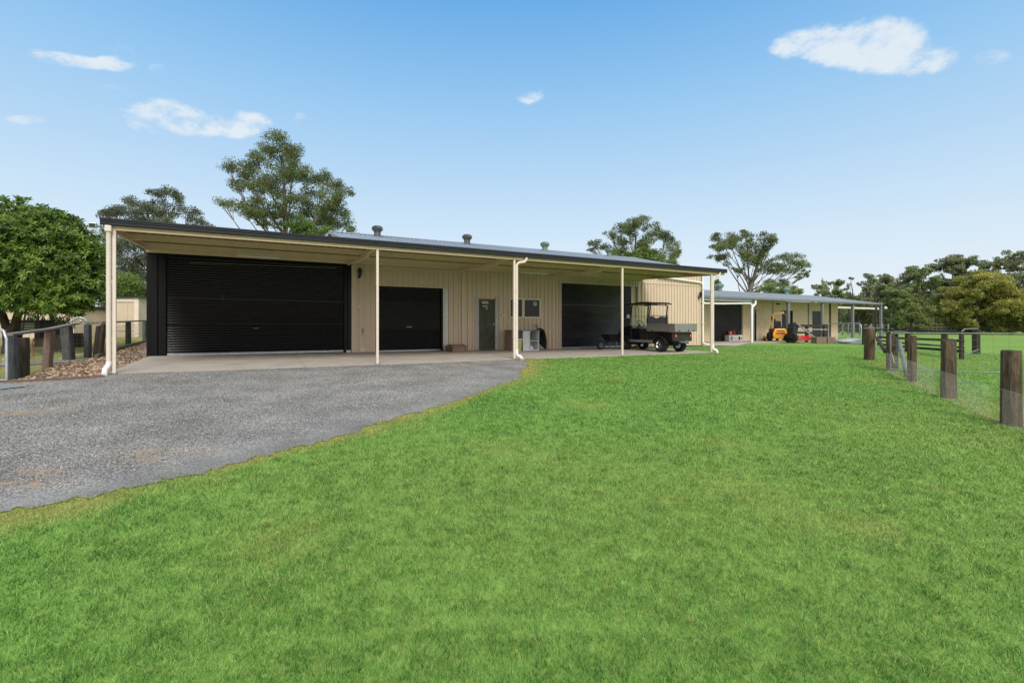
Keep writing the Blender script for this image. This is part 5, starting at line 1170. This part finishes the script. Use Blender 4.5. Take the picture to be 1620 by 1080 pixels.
# tray
TR = MB(); TR.box(-.60, .60, -.78, .70, .815, .845); TR = TR.build('tray', 'tray_alloy', BG)
for nm, q in (('tray_side', (-.61, -.585, -.78, .70, .82, 1.11)), ('tray_side', (.585, .61, -.78, .70, .82, 1.11)), ('headboard', (-.585, .585, .68, .70, .846, 1.11)), ('tailgate', (-.605, .605, -.806, -.782, .82, 1.11))):
    k = MB(); k.box(*q); x0, x1, y0, y1, z0, z1 = q
    if nm == 'tailgate':
        k.box(x0, x1, y0-.012, y0, z1-.045, z1+.0); k.box(x0, x1, y0-.010, y0, z0, z0+.03)
        for i in range(20):
            for j in range(2): xx = x0+.06+i*.057; k.box(xx, xx+.032, y0-.006, y0, .90+j*.075, .935+j*.075)
    else:
        k.box(x0-.012 if x0 < 0 else x0, x1 if x0 < 0 else x1+.012, y0, y1, z1-.035, z1+.012)
    o = k.build(nm, 'tray_alloy', TR)
for xx in (-.38, .12, .38):
    k = MB(); k.box(xx-.04, xx+.04, -.83, -.818, .83, .87); k.build('latch', 'black_plastic', TR)
k = MB(); k.box(-.625, -.611, -.5, -.44, .83, .87); k.box(-.628, -.611, .35, .41, .83, .87); k.build('latch', 'black_plastic', TR)
# cab
k = MB(); k.box(-.52, .52, .73, 1.80, .36, .42); k.box(-.56, -.50, .45, 1.80, .36, .46); k.box(.50, .56, .45, 1.80, .36, .46); k.build('floor', 'galv_dull', BG)
k = MB(); k.box(-.52, .52, .74, 1.24, .42, .78); k.build('seat_base', 'black_paint', BG, bevel=.03)
k = MB(); k.box(-.50, -.01, .76, 1.24, .785, .90); k.box(.01, .50, .76, 1.24, .785, .90); k.build('seat_cushion', 'seat_vinyl', BG, bevel=.03)
k = MB()
bp_ = [(-.54, 1.02), (.54, 1.02), (.55, 1.36), (.48, 1.42), (.20, 1.43), (.06, 1.36), (-.06, 1.36), (-.20, 1.43), (-.48, 1.42), (-.55, 1.36)]
k.prism(bp_, .72, .80); k.build('seat_back', 'seat_vinyl', BG, bevel=.025)
k = MB(); k.tube([(-.56, .70, 1.12), (-.56, .70, 1.46), (.56, .70, 1.46), (.56, .70, 1.12)], .014, 8); k.build('seat_rail', 'black_plastic', BG)
k = MB(); k.prism([(1.74, .42), (1.72, .95), (1.66, 1.02), (1.80, 1.06), (2.2, .98), (2.52, .80), (2.58, .55), (2.52, .38), (2.38, .36), (2.30, .60), (1.90, .62), (1.82, .40)], -.52, .52, 'yz'); k.build('front_cowl', 'black_paint', BG, bevel=.02)
k = MB(); k.box(-.5, .5, 1.60, 1.74, .93, 1.03); k.build('dashboard', 'galv_dull', BG, bevel=.02)
k = MB(); cxs, cys, czs = -.27, 1.42, 1.12; tl = math.radians(35); pts = [(cxs+.17*math.cos(a), cys+.17*math.sin(a)*math.sin(tl), czs+.17*math.sin(a)*math.cos(tl)+.0) for a in np.linspace(0, 2*math.pi, 25)]
k.tube(pts, .014, 8, cap=False); k.tube([(cxs-.16, cys, czs), (cxs+.16, cys, czs)], .012, 6); k.tube([(cxs, cys, czs), (cxs, cys+.22, czs-.22), (cxs, 1.70, .80)], .03, 8); k.build('steering_wheel', 'black_plastic', BG, smooth=True)
k = MB(); k.tube([(cxs+.02, cys-.02, czs), (cxs, cys-.05, czs+.0)], .045, 10); k.build('wheel_hub', 'galv', BG)
# canopy and its struts
k = MB(); v = []; ny, nx = 8, 6
for i in range(ny+1):
    y_ = .50+1.50*i/ny; zc_ = 1.93+.075*math.sin(math.pi*(.12+.80*i/ny))
    for j in range(nx+1):
        x_ = -.60+1.2*j/nx; v.append((x_, y_, zc_+.035*(1-(x_/.6)**2)+(.02 if j in (1, nx-1) else 0)))
o_ = len(v); v += [(a, b, c-.045) for a, b, c in v]
q_ = lambda i, j: i*(nx+1)+j
f = [(q_(i, j), q_(i, j+1), q_(i+1, j+1), q_(i+1, j)) for i in range(ny) for j in range(nx)]+[(o_+q_(i, j), o_+q_(i+1, j), o_+q_(i+1, j+1), o_+q_(i, j+1)) for i in range(ny) for j in range(nx)]
f += [(q_(0, j), o_+q_(0, j), o_+q_(0, j+1), q_(0, j+1)) for j in range(nx)]+[(q_(ny, j), q_(ny, j+1), o_+q_(ny, j+1), o_+q_(ny, j)) for j in range(nx)]+[(q_(i, 0), q_(i+1, 0), o_+q_(i+1, 0), o_+q_(i, 0)) for i in range(ny)]+[(q_(i, nx), o_+q_(i, nx), o_+q_(i+1, nx), q_(i+1, nx)) for i in range(ny)]
k.add(v, f); k.build('canopy', 'black_plastic', BG, bevel=.01)
for sg in (-1, 1):
    k = MB(); k.tube([(sg*.53, .74, .80), (sg*.53, .72, 1.5), (sg*.53, .68, 1.86), (sg*.50, .76, 1.93)], .028, 8); k.build('canopy_strut', 'black_plastic', BG, smooth=True)
    k = MB(); k.tube([(sg*.52, 1.86, 1.0), (sg*.52, 1.72, 1.6), (sg*.52, 1.66, 1.93)], .024, 8); k.build('windscreen_post', 'black_plastic', BG, smooth=True)
k = MB(); k.tube([(-.5, .72, 1.90), (.5, .72, 1.90)], .018, 8); k.tube([(-.52, 1.75, 1.45), (.52, 1.75, 1.45)], .010, 6); k.build('cross_bar', 'black_plastic', BG)
k = MB(); k.add([(-.5, 1.84, 1.05), (.5, 1.84, 1.05), (.5, 1.665, 1.88), (-.5, 1.665, 1.88)], [(0, 1, 2, 3)]); k.add([(-.5, 1.848, 1.05), (.5, 1.848, 1.05), (.5, 1.673, 1.88), (-.5, 1.673, 1.88)], [(3, 2, 1, 0)]); k.build('windscreen', 'clear_pane', BG)
k = MB(); k.tube([(-.54, 1.74, 1.35), (-.68, 1.70, 1.42)], .012, 6); k.box(-.80, -.66, 1.66, 1.69, 1.36, 1.52); k.build('mirror', 'galv', BG, bevel=.015)
#MARK6
# ------------------------------------------------------------------ trees
def leaf_cards(cen, nrm_bias, size, asp, droop=0.):
    """one four-cornered leaf spray per centre"""
    n = len(cen); a = rng.normal(size=(n, 3)); a[:, 2] -= droop; a /= np.linalg.norm(a, axis=1)[:, None]
    b = rng.normal(size=(n, 3)); b = np.cross(a, b); b /= np.linalg.norm(b, axis=1)[:, None]+1e-9
    l = size*rng.uniform(.6, 1.4, n)[:, None]; w_ = l*asp
    v = np.empty((n, 4, 3)); v[:, 0] = cen-a*l/2; v[:, 1] = cen+b*w_/2+a*l*.05; v[:, 2] = cen+a*l/2; v[:, 3] = cen-b*w_/2+a*l*.05
    return v.reshape(-1, 3)
def bez(a, b, c, n=6): 
    return [tuple((1-t)**2*np.array(a)+2*t*(1-t)*np.array(b)+t*t*np.array(c)) for t in np.linspace(0, 1, n)]
def tree(name, label, cat, base, clumps, mat, r0=.25, leaf=.14, asp=.42, dens=1., bark='bark', trunk_top=None, cs=9, spread=.5, droop=.5, wob=.06, group=None, fork=.3, twig=1., sub=4):
    """clumps: list of (x,y,z,rx,rz) in the world"""
    bx_, by_ = base; bz = g1(bx_, by_); cl = np.array(clumps); top = trunk_top if trunk_top is not None else cl[:, 2].max()-.3*(cl[:, 2].max()-bz)*.3
    T = thing(name, (bx_, by_, bz), 0, label, cat, group); H = top-bz
    cx_ = np.average(cl[:, 0]); cy_ = np.average(cl[:, 1])
    m = MB(); tp = []
    for i in range(8):
        f = i/7; tp.append(np.array([bx_+(cx_-bx_)*f**1.6*.9+wob*H*math.sin(f*5+bx_)*f*.6, by_+(cy_-by_)*f**1.6*.6, bz-.1+(H+.1)*f]))
    m.tube([tuple(p-np.array([bx_, by_, bz])) for p in tp], [r0*(1.35 if i == 0 else 1)*(1-.82*i/7) for i in range(8)], 9)
    def trunk_at(z):
        f = min(max((z-bz)/H, 0), 1)*7; i = min(int(f), 6); return tp[i]+(tp[i+1]-tp[i])*(f-i), r0*(1-.82*f/7)
    m.build('trunk', bark, T, smooth=True)
    lb = MB(); cen = []; rn = []
    o3 = np.array([bx_, by_, bz])
    for (x, y, z, rx, rz) in clumps:
        zs = bz+max(H*fork, (z-bz)*random.uniform(.45, .72)) ; zs = min(zs, z-.1*H*0)
        p0, rr0 = trunk_at(min(zs, bz+H*.93)); c3 = np.array([x, y, z]); d = np.linalg.norm(c3-p0)
        mid = p0+(c3-p0)*.5+np.array([random.uniform(-.16, .16)*d, random.uniform(-.14, .14)*d, random.uniform(-.24, .06)*d])
        rb = min(rr0*.45, .009*d+r0*.08)
        pl = bez(p0-o3, mid-o3, c3-o3, 6); lb.tube(pl, [rb*(1-.78*i/5) for i in range(6)], 5, cap=False)
        n = max(3, cs); q = rng.normal(size=(n, 3)); q /= np.linalg.norm(q, axis=1)[:, None]; q *= rng.uniform(.25, 1., n)[:, None]**.6
        subs = c3+q*np.array([rx, rx, rz])
        for s3 in subs[:int(n*.7*twig)+1]:
            pm_ = np.array(pl[4])+o3; lb.tube([tuple(pm_-o3), tuple((pm_*.45+s3*.55)-o3+np.array([0, 0, -.05*rx])), tuple(s3-o3)], [rb*.26+.004, rb*.16+.003, .003], 4, cap=False)
        area = math.pi*rx*rz; k = int(dens*area/(leaf*leaf*asp*.5)*3.4)+12
        idx = rng.integers(0, n, k); off = rng.normal(size=(k, 3)); off /= np.linalg.norm(off, axis=1)[:, None]; off *= rng.random(k)[:, None]**.5
        pts_ = subs[idx]+off*np.array([rx*spread*1.2, rx*spread*1.2, max(rz, rx*.55)*spread*1.1])
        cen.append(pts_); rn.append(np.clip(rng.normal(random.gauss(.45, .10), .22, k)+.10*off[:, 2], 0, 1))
    lb.build('branches', bark, T, smooth=True)
    cen = np.concatenate(cen); rn = np.concatenate(rn)
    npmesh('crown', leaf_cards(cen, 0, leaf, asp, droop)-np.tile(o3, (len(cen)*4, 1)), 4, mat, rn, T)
    return T
def cl_px(lst, D, jit, sc=1., ox=0, oy=0, k=1.):
    """ellipses of foliage surveyed as seen -> places in a crown of real depth"""
    o = []; rr = random.Random(int(D*7)+len(lst))
    for (a, b, rx, ry) in lst:
        d = D+rr.uniform(-jit, jit); px, py = a/sc+ox, b/sc+oy; o.append(((px-CX)/FL*d, d, 1+(HY-py)/FL*d, rx/sc/FL*d*k*1.08, ry/sc/FL*d*k*1.35))
    return o
big = [(1060,105,70,42),(1130,165,55,52),(985,135,55,26),(935,175,45,25),(850,222,75,24),(785,238,30,14),(955,290,70,34),(1080,235,60,45),(830,330,45,20),(905,350,65,30),(1050,345,75,45),(1140,260,50,44),(1235,285,55,38),(1310,300,48,34),(1385,350,42,36),(1335,400,55,42),(1240,395,55,42),(1100,415,65,34),(755,425,46,14),(835,440,55,26),(945,440,65,34),(900,482,55,22),(985,520,60,24),(1200,480,65,34),(1300,490,65,38),(1400,450,45,42),(1462,362,24,14),(1400,530,60,34),(1475,580,35,20),(1090,520,60,30),(1290,560,55,30),(1010,470,50,30)]
def at(px, D): return ((px-CX)/FL*D, D)
tree('gum_tree', 'tall open gum tree rising behind the black garage, the highest in view', 'tree', at(449, 41), cl_px(big, 41, 3.2, 3.52, 140, 200, 1.12), 'leaf_gum', .34, .14, .45, 1.0, trunk_top=1+(HY-262)/FL*41, cs=10, wob=.02)
lowb = [(1130, 570, 50, 30), (1190, 545, 55, 32), (1230, 575, 45, 26), (1310, 585, 50, 20)]
tree('young_tree', 'bright green young tree peeping over the roof below the tallest gum', 'tree', at(482, 36), cl_px(lowb, 36, 1.5, 3.52, 140, 200), 'leaf_bright', .14, .15, .45, 1.6)
lg = [(370,368,34,18),(430,385,48,30),(490,420,38,42),(235,425,48,24),(135,468,55,24),(200,485,60,30),(290,455,60,30),(375,460,60,34),(450,490,60,34),(560,480,45,26),(600,530,40,24),(300,520,60,26),(100,500,32,20),(655,550,32,10),(80,470,20,10),(420,540,60,30),(520,560,60,24)]
tree('gum_tree', 'grey green spreading gum tree behind the leftmost awning post', 'tree', at(268, 46), cl_px(lg, 46, 3.5, 3.52, 140, 200)+cl_px([(205, 395, 30, 18), (228, 430, 26, 18), (190, 425, 22, 18), (222, 455, 24, 14), (175, 395, 14, 14), (212, 480, 20, 12), (250, 400, 25, 15), (170, 372, 12, 9)], 44, 2.5), 'leaf_gum_grey', .42, .15, .45, 1.0, bark='bark_dark', trunk_top=1+(HY-340)/FL*46, cs=10)
tree('leafy_bush', 'bright green bushy tree low between the left post and the black garage', 'tree', at(195, 33), cl_px([(185, 462, 18, 16), (205, 455, 20, 18), (225, 468, 16, 14), (190, 482, 18, 9), (212, 487, 16, 7), (172, 470, 16, 16)], 33, 1.2), 'leaf_bright', .15, .15, .5, 2.0)
r1 = [(310,88,52,24),(240,122,46,26),(390,90,52,28),(185,168,40,20),(450,130,44,30),(500,160,36,34),(330,150,60,32),(540,190,42,30),(580,238,42,30),(612,268,24,24),(90,235,42,24),(58,262,22,10),(160,248,44,22),(260,225,56,34),(420,205,56,36),(230,285,50,26),(470,300,55,36),(550,330,55,24),(590,305,36,20),(380,250,50,30)]
tree('gum_tree', 'rounded gum tree behind the right end of the silver roof', 'tree', at(1008, 50), cl_px(r1, 50, 3, 4.05, 920, 330), 'leaf_gum', .34, .16, .45, 1.05, trunk_top=1+(HY-368)/FL*50, cs=10)
tree('young_tree', 'bright green low tree in front of the rounded gum tree', 'tree', at(1012, 42), cl_px([(250, 315, 46, 18), (310, 300, 50, 26), (390, 300, 60, 30), (430, 290, 50, 30), (480, 335, 60, 22), (560, 352, 46, 14), (350, 330, 60, 20), (240, 275, 30, 14)], 42, 1.5, 4.05, 920, 330), 'leaf_bright', .15, .16, .45, 1.7)
r2 = [(1035,148,26,14),(880,180,44,20),(950,190,56,26),(1060,190,44,26),(1180,182,46,22),(1222,212,36,26),(860,240,34,20),(920,262,54,28),(1000,225,56,30),(1090,258,64,42),(1180,250,50,34),(855,320,34,20),(920,325,46,26),(1040,330,56,34),(1120,320,56,40),(1230,345,44,24),(1300,335,44,30),(1380,330,54,26),(1420,362,34,22),(1240,385,54,26),(1330,395,46,18),(1420,415,32,14),(1440,430,16,9),(1170,390,40,20),(1000,390,30,18),(1390,440,20,8)]
tree('gum_tree', 'wide forked gum tree with bare lower limbs behind the back shed', 'tree', at(1178, 60), cl_px(r2, 60, 3.5, 4.05, 920, 330), 'leaf_gum', .5, .18, .45, 1.05, bark='bark', trunk_top=1+(HY-400)/FL*60, cs=9, fork=.24)
tree('dark_tree', 'small dark tree standing over the back shed roof beside the forked gum', 'tree', at(1240, 52), cl_px([(1180,505,50,26),(1220,490,40,24),(1285,480,30,22),(1300,520,44,22),(1370,515,36,16),(1385,535,30,12),(1330,535,40,14),(1240,530,60,16)], 52, 2, 4.05, 920, 330), 'leaf_far_green', .18, .19, .45, 1.7)
tree('dark_tree', 'dark feathery tree top showing between the corner post and the back shed roof', 'tree', at(1132, 70), cl_px([(1131, 452, 5, 5), (1135, 445, 4, 3), (1129, 460, 5, 5)], 70, 1), 'leaf_far', .1, .2, .45, 1.5)
# the far wood: every tree a thing
def dome(px, top, hw, D, bottom=500, n=16, seed=0, flat_=.5):
    rr = random.Random(seed*17+int(px)); o = []; zt = 1+(HY-top)/FL*D; zb_ = 1+(HY-bottom)/FL*D; R = hw/FL*D; x0 = (px-CX)/FL*D; hgt = zt-zb_
    for i in range(n):
        f = rr.random()**.8; ang = rr.uniform(0, 6.28); rad = rr.random()**.5; w_ = R*math.sqrt(max(.12, 1-abs(f-.42)**1.7*2.1)); 
        o.append((x0+w_*.84*rad*math.cos(ang), D+w_*.84*rad*math.sin(ang), zb_+hgt*f*.93+.02*hgt, R*rr.uniform(.24, .40), R*rr.uniform(.16, .27)))
    o.append((x0+rr.uniform(-.2, .2)*R, D, zt-R*.18, R*.34, R*.2)); return o
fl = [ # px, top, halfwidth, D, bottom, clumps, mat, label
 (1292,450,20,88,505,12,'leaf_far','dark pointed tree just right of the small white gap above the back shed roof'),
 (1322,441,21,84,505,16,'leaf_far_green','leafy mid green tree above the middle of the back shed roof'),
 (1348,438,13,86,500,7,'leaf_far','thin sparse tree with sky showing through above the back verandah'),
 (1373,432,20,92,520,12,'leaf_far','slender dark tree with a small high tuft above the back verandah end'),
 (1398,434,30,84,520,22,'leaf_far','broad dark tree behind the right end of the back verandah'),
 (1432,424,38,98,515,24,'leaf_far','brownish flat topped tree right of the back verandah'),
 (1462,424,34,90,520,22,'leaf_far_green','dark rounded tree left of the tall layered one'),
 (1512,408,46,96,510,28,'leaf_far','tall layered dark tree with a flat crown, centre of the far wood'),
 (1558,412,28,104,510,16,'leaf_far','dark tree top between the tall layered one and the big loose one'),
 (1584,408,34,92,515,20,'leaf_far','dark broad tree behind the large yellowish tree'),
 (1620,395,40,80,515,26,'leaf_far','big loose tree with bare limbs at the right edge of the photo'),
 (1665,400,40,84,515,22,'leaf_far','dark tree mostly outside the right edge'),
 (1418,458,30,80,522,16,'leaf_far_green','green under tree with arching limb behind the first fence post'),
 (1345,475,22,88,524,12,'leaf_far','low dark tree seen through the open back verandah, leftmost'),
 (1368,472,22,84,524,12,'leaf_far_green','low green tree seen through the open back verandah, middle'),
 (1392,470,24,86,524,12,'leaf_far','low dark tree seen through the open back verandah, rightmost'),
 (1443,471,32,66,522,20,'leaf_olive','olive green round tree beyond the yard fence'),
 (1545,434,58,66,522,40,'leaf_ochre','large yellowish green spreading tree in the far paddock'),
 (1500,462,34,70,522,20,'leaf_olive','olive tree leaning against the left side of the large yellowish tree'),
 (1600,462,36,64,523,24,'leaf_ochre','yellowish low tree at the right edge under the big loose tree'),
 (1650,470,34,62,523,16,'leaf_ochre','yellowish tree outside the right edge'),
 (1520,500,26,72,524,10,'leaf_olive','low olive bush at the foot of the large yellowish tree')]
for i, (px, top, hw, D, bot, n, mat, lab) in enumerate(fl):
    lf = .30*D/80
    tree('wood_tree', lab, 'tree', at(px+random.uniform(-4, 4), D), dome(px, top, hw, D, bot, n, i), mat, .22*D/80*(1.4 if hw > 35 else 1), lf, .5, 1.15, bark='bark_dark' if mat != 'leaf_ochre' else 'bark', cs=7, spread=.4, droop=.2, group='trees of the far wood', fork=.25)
# thicket closing the wood: trunks and brush one cannot tell apart
def thicket():
    n = 70000; px = rng.uniform(1300, 1800, n); D = rng.uniform(104, 122, n); zt = 9.5*rng.random(n)**.85*(1+.22*np.sin(px*.06)+.12*np.sin(px*.17))
    x = (px-CX)/FL*D; cen = np.stack([x, D, zt], 1)
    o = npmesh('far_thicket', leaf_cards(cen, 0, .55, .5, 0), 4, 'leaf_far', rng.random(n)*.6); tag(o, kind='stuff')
thicket()
for i, (px, D) in enumerate(((1342, 78), (1357, 84), (1380, 80), (1404, 86), (1452, 90), (1474, 84), (1597, 88))):
    x, y = at(px, D); m = MB(); m.tube([(x, y, -.2), (x+.15, y, 3), (x-.1+.3*(i % 3), y, 5.5), (x+.4, y, 6.6)], [.2, .16, .12, .05], 7); m.tube([(x+.05, y, 4.2), (x+.9, y, 5.6), (x+1.2, y+.2, 6.4)], [.09, .06, .02], 5)
    T = m.build('bare_trunk', 'bark_dark', smooth=True); tag(T, 'thin dark bare trunk standing among the far wood trees', 'tree trunk', 'bare trunks in the far wood')
# the leafy tree on the left: rosettes of long glossy leaves over a domed crown
def rosette_tree():
    D = 14.6; cx_, cy_ = at(42, D); bx_, by_ = at(15, D-.1); bz = g1(bx_, by_); T = thing('leafy_tree', (bx_, by_, bz), 0, 'dense glossy broadleaf tree with a domed crown at the left edge', 'tree')
    o3 = np.array([bx_, by_, bz]); m = MB(); f0 = np.array([0, 0, .62])
    m.tube([(0, 0, -.1), (.02, 0, .3), (0, 0, .68)], [.21, .165, .17], 12); m.tube([(0, 0, .6), (-.10, 0, .8), (-.32, .1, 1.15), (-.6, .2, 1.6)], [.12, .11, .10, .06], 9); m.tube([(.0, 0, .6), (.17, 0, .82), (.30, -.05, 1.15), (.55, .1, 1.7)], [.13, .12, .10, .07], 9)
    m.build('trunk', 'bark_dark', T, smooth=True)
    lobes = [(-.1, .2, -.1, 1.6, 1.35), (-1.0, .1, .25, 1.1, 1.05), (1.0, -.1, -.15, .95, .95), (.35, -.7, -.5, 1.05, .75), (-.6, -.7, -.5, 1.1, .8), (1.55, 0, -.75, .75, .75), (1.75, .1, -.15, .60, .60), (.75, -.1, .60, .95, .80), (-.45, 0, .92, .95, .82), (1.35, .1, .32, .70, .65), (-1.8, 0, -.2, 1.1, 1.1), (.1, -.4, .45, .9, .7), (1.6, -.3, -1.15, .55, .45), (-.2, .3, 1.25, .5, .4), (.9, .2, 1.05, .45, .35), (1.35, -.3, -1.3, .70, .5), (.55, -.5, -1.3, .8, .45), (-1.3, -.4, -1.0, .9, .5)]
    cz = 1+(HY-404)/FL*D-.05; C0 = np.array([cx_, cy_, cz]); br = MB(); P_ = []; Nn = []
    for lx, ly, lz_, rx, rz in lobes:
        c3 = C0+np.array([lx, ly, lz_]); s3 = o3+np.array([.45*np.sign(lx+.01), .05, 1.4]); br.tube([tuple(s3-o3), tuple((s3+c3)/2-o3+np.array([0, 0, -.12])), tuple(c3-o3)], [.07, .05, .03], 6)
        n = int(330*rx*rz); q = rng.normal(size=(n, 3)); q /= np.linalg.norm(q, axis=1)[:, None]; bump = 1+.10*np.sin(q[:, 0]*7+lx*3)*np.sin(q[:, 2]*8+lz_)+rng.normal(0, .045, n); r_ = np.where(rng.random(n) < .8, 1, rng.uniform(.55, .95, n))*bump
        p = c3+q*np.array([rx, rx, rz])*r_[:, None]; P_.append(p); Nn.append(q)
        for i in range(0, n, 14): br.tube([tuple(c3-o3), tuple(p[i]-o3)], [.018, .006], 4, cap=False)
    P_ = np.concatenate(P_); Nn = np.concatenate(Nn)
    keep = P_[:, 2] > 1+(HY-509)/FL*D+.10*np.sin(P_[:, 0]*4)
    for (lx, ly, lz_, rx, rz) in lobes:   # drop what sits deep inside another lobe
        d = (P_-(C0+np.array([lx, ly, lz_])))/np.array([rx, rx, rz]); keep &= (np.linalg.norm(d, axis=1) > .62)
    P_, Nn = P_[keep], Nn[keep]; n = len(P_)
    ax = Nn*.7+np.array([0, -.1, .55])+rng.normal(0, .25, (n, 3)); ax /= np.linalg.norm(ax, axis=1)[:, None]
    t1 = np.cross(ax, np.array([.3, .5, .8])); t1 /= np.linalg.norm(t1, axis=1)[:, None]; t2 = np.cross(ax, t1); V = []; R_ = []; K = 10; tone = np.clip(rng.normal(.42, .2, n), 0, 1)
    for k in range(K):
        a = 2*math.pi*k/K*1.62+rng.uniform(-.3, .3, n); el = rng.uniform(.15, 1.1, n)-.35*(k/K); l = (.17*rng.uniform(.7, 1.25, n))[:, None]; d = (t1*np.cos(a)[:, None]+t2*np.sin(a)[:, None])*np.cos(el)[:, None]+ax*np.sin(el)[:, None]
        s_ = np.cross(d, ax); s_ /= np.linalg.norm(s_, axis=1)[:, None]+1e-9; dr_ = np.array([0, 0, -1.])*l*.16
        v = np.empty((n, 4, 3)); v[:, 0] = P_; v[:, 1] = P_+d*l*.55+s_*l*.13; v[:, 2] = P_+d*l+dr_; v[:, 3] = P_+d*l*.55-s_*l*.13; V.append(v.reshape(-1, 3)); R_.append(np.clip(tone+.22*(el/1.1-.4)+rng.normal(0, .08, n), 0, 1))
    # inner leaves that close the crown
    n2 = 26000; q = rng.normal(size=(n2, 3)); q /= np.linalg.norm(q, axis=1)[:, None]; li = rng.integers(0, len(lobes), n2); L_ = np.array(lobes); p = C0+L_[li][:, :3]+q*L_[li][:, [3, 3, 4]]*(rng.random(n2)**.4*.93)[:, None]; kk = p[:, 2] > 1+(HY-497)/FL*D; p = p[kk]
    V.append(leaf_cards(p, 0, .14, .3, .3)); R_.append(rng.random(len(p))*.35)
    V = np.concatenate(V)-o3; R_ = np.concatenate(R_)
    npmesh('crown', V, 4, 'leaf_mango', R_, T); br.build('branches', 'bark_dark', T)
rosette_tree()
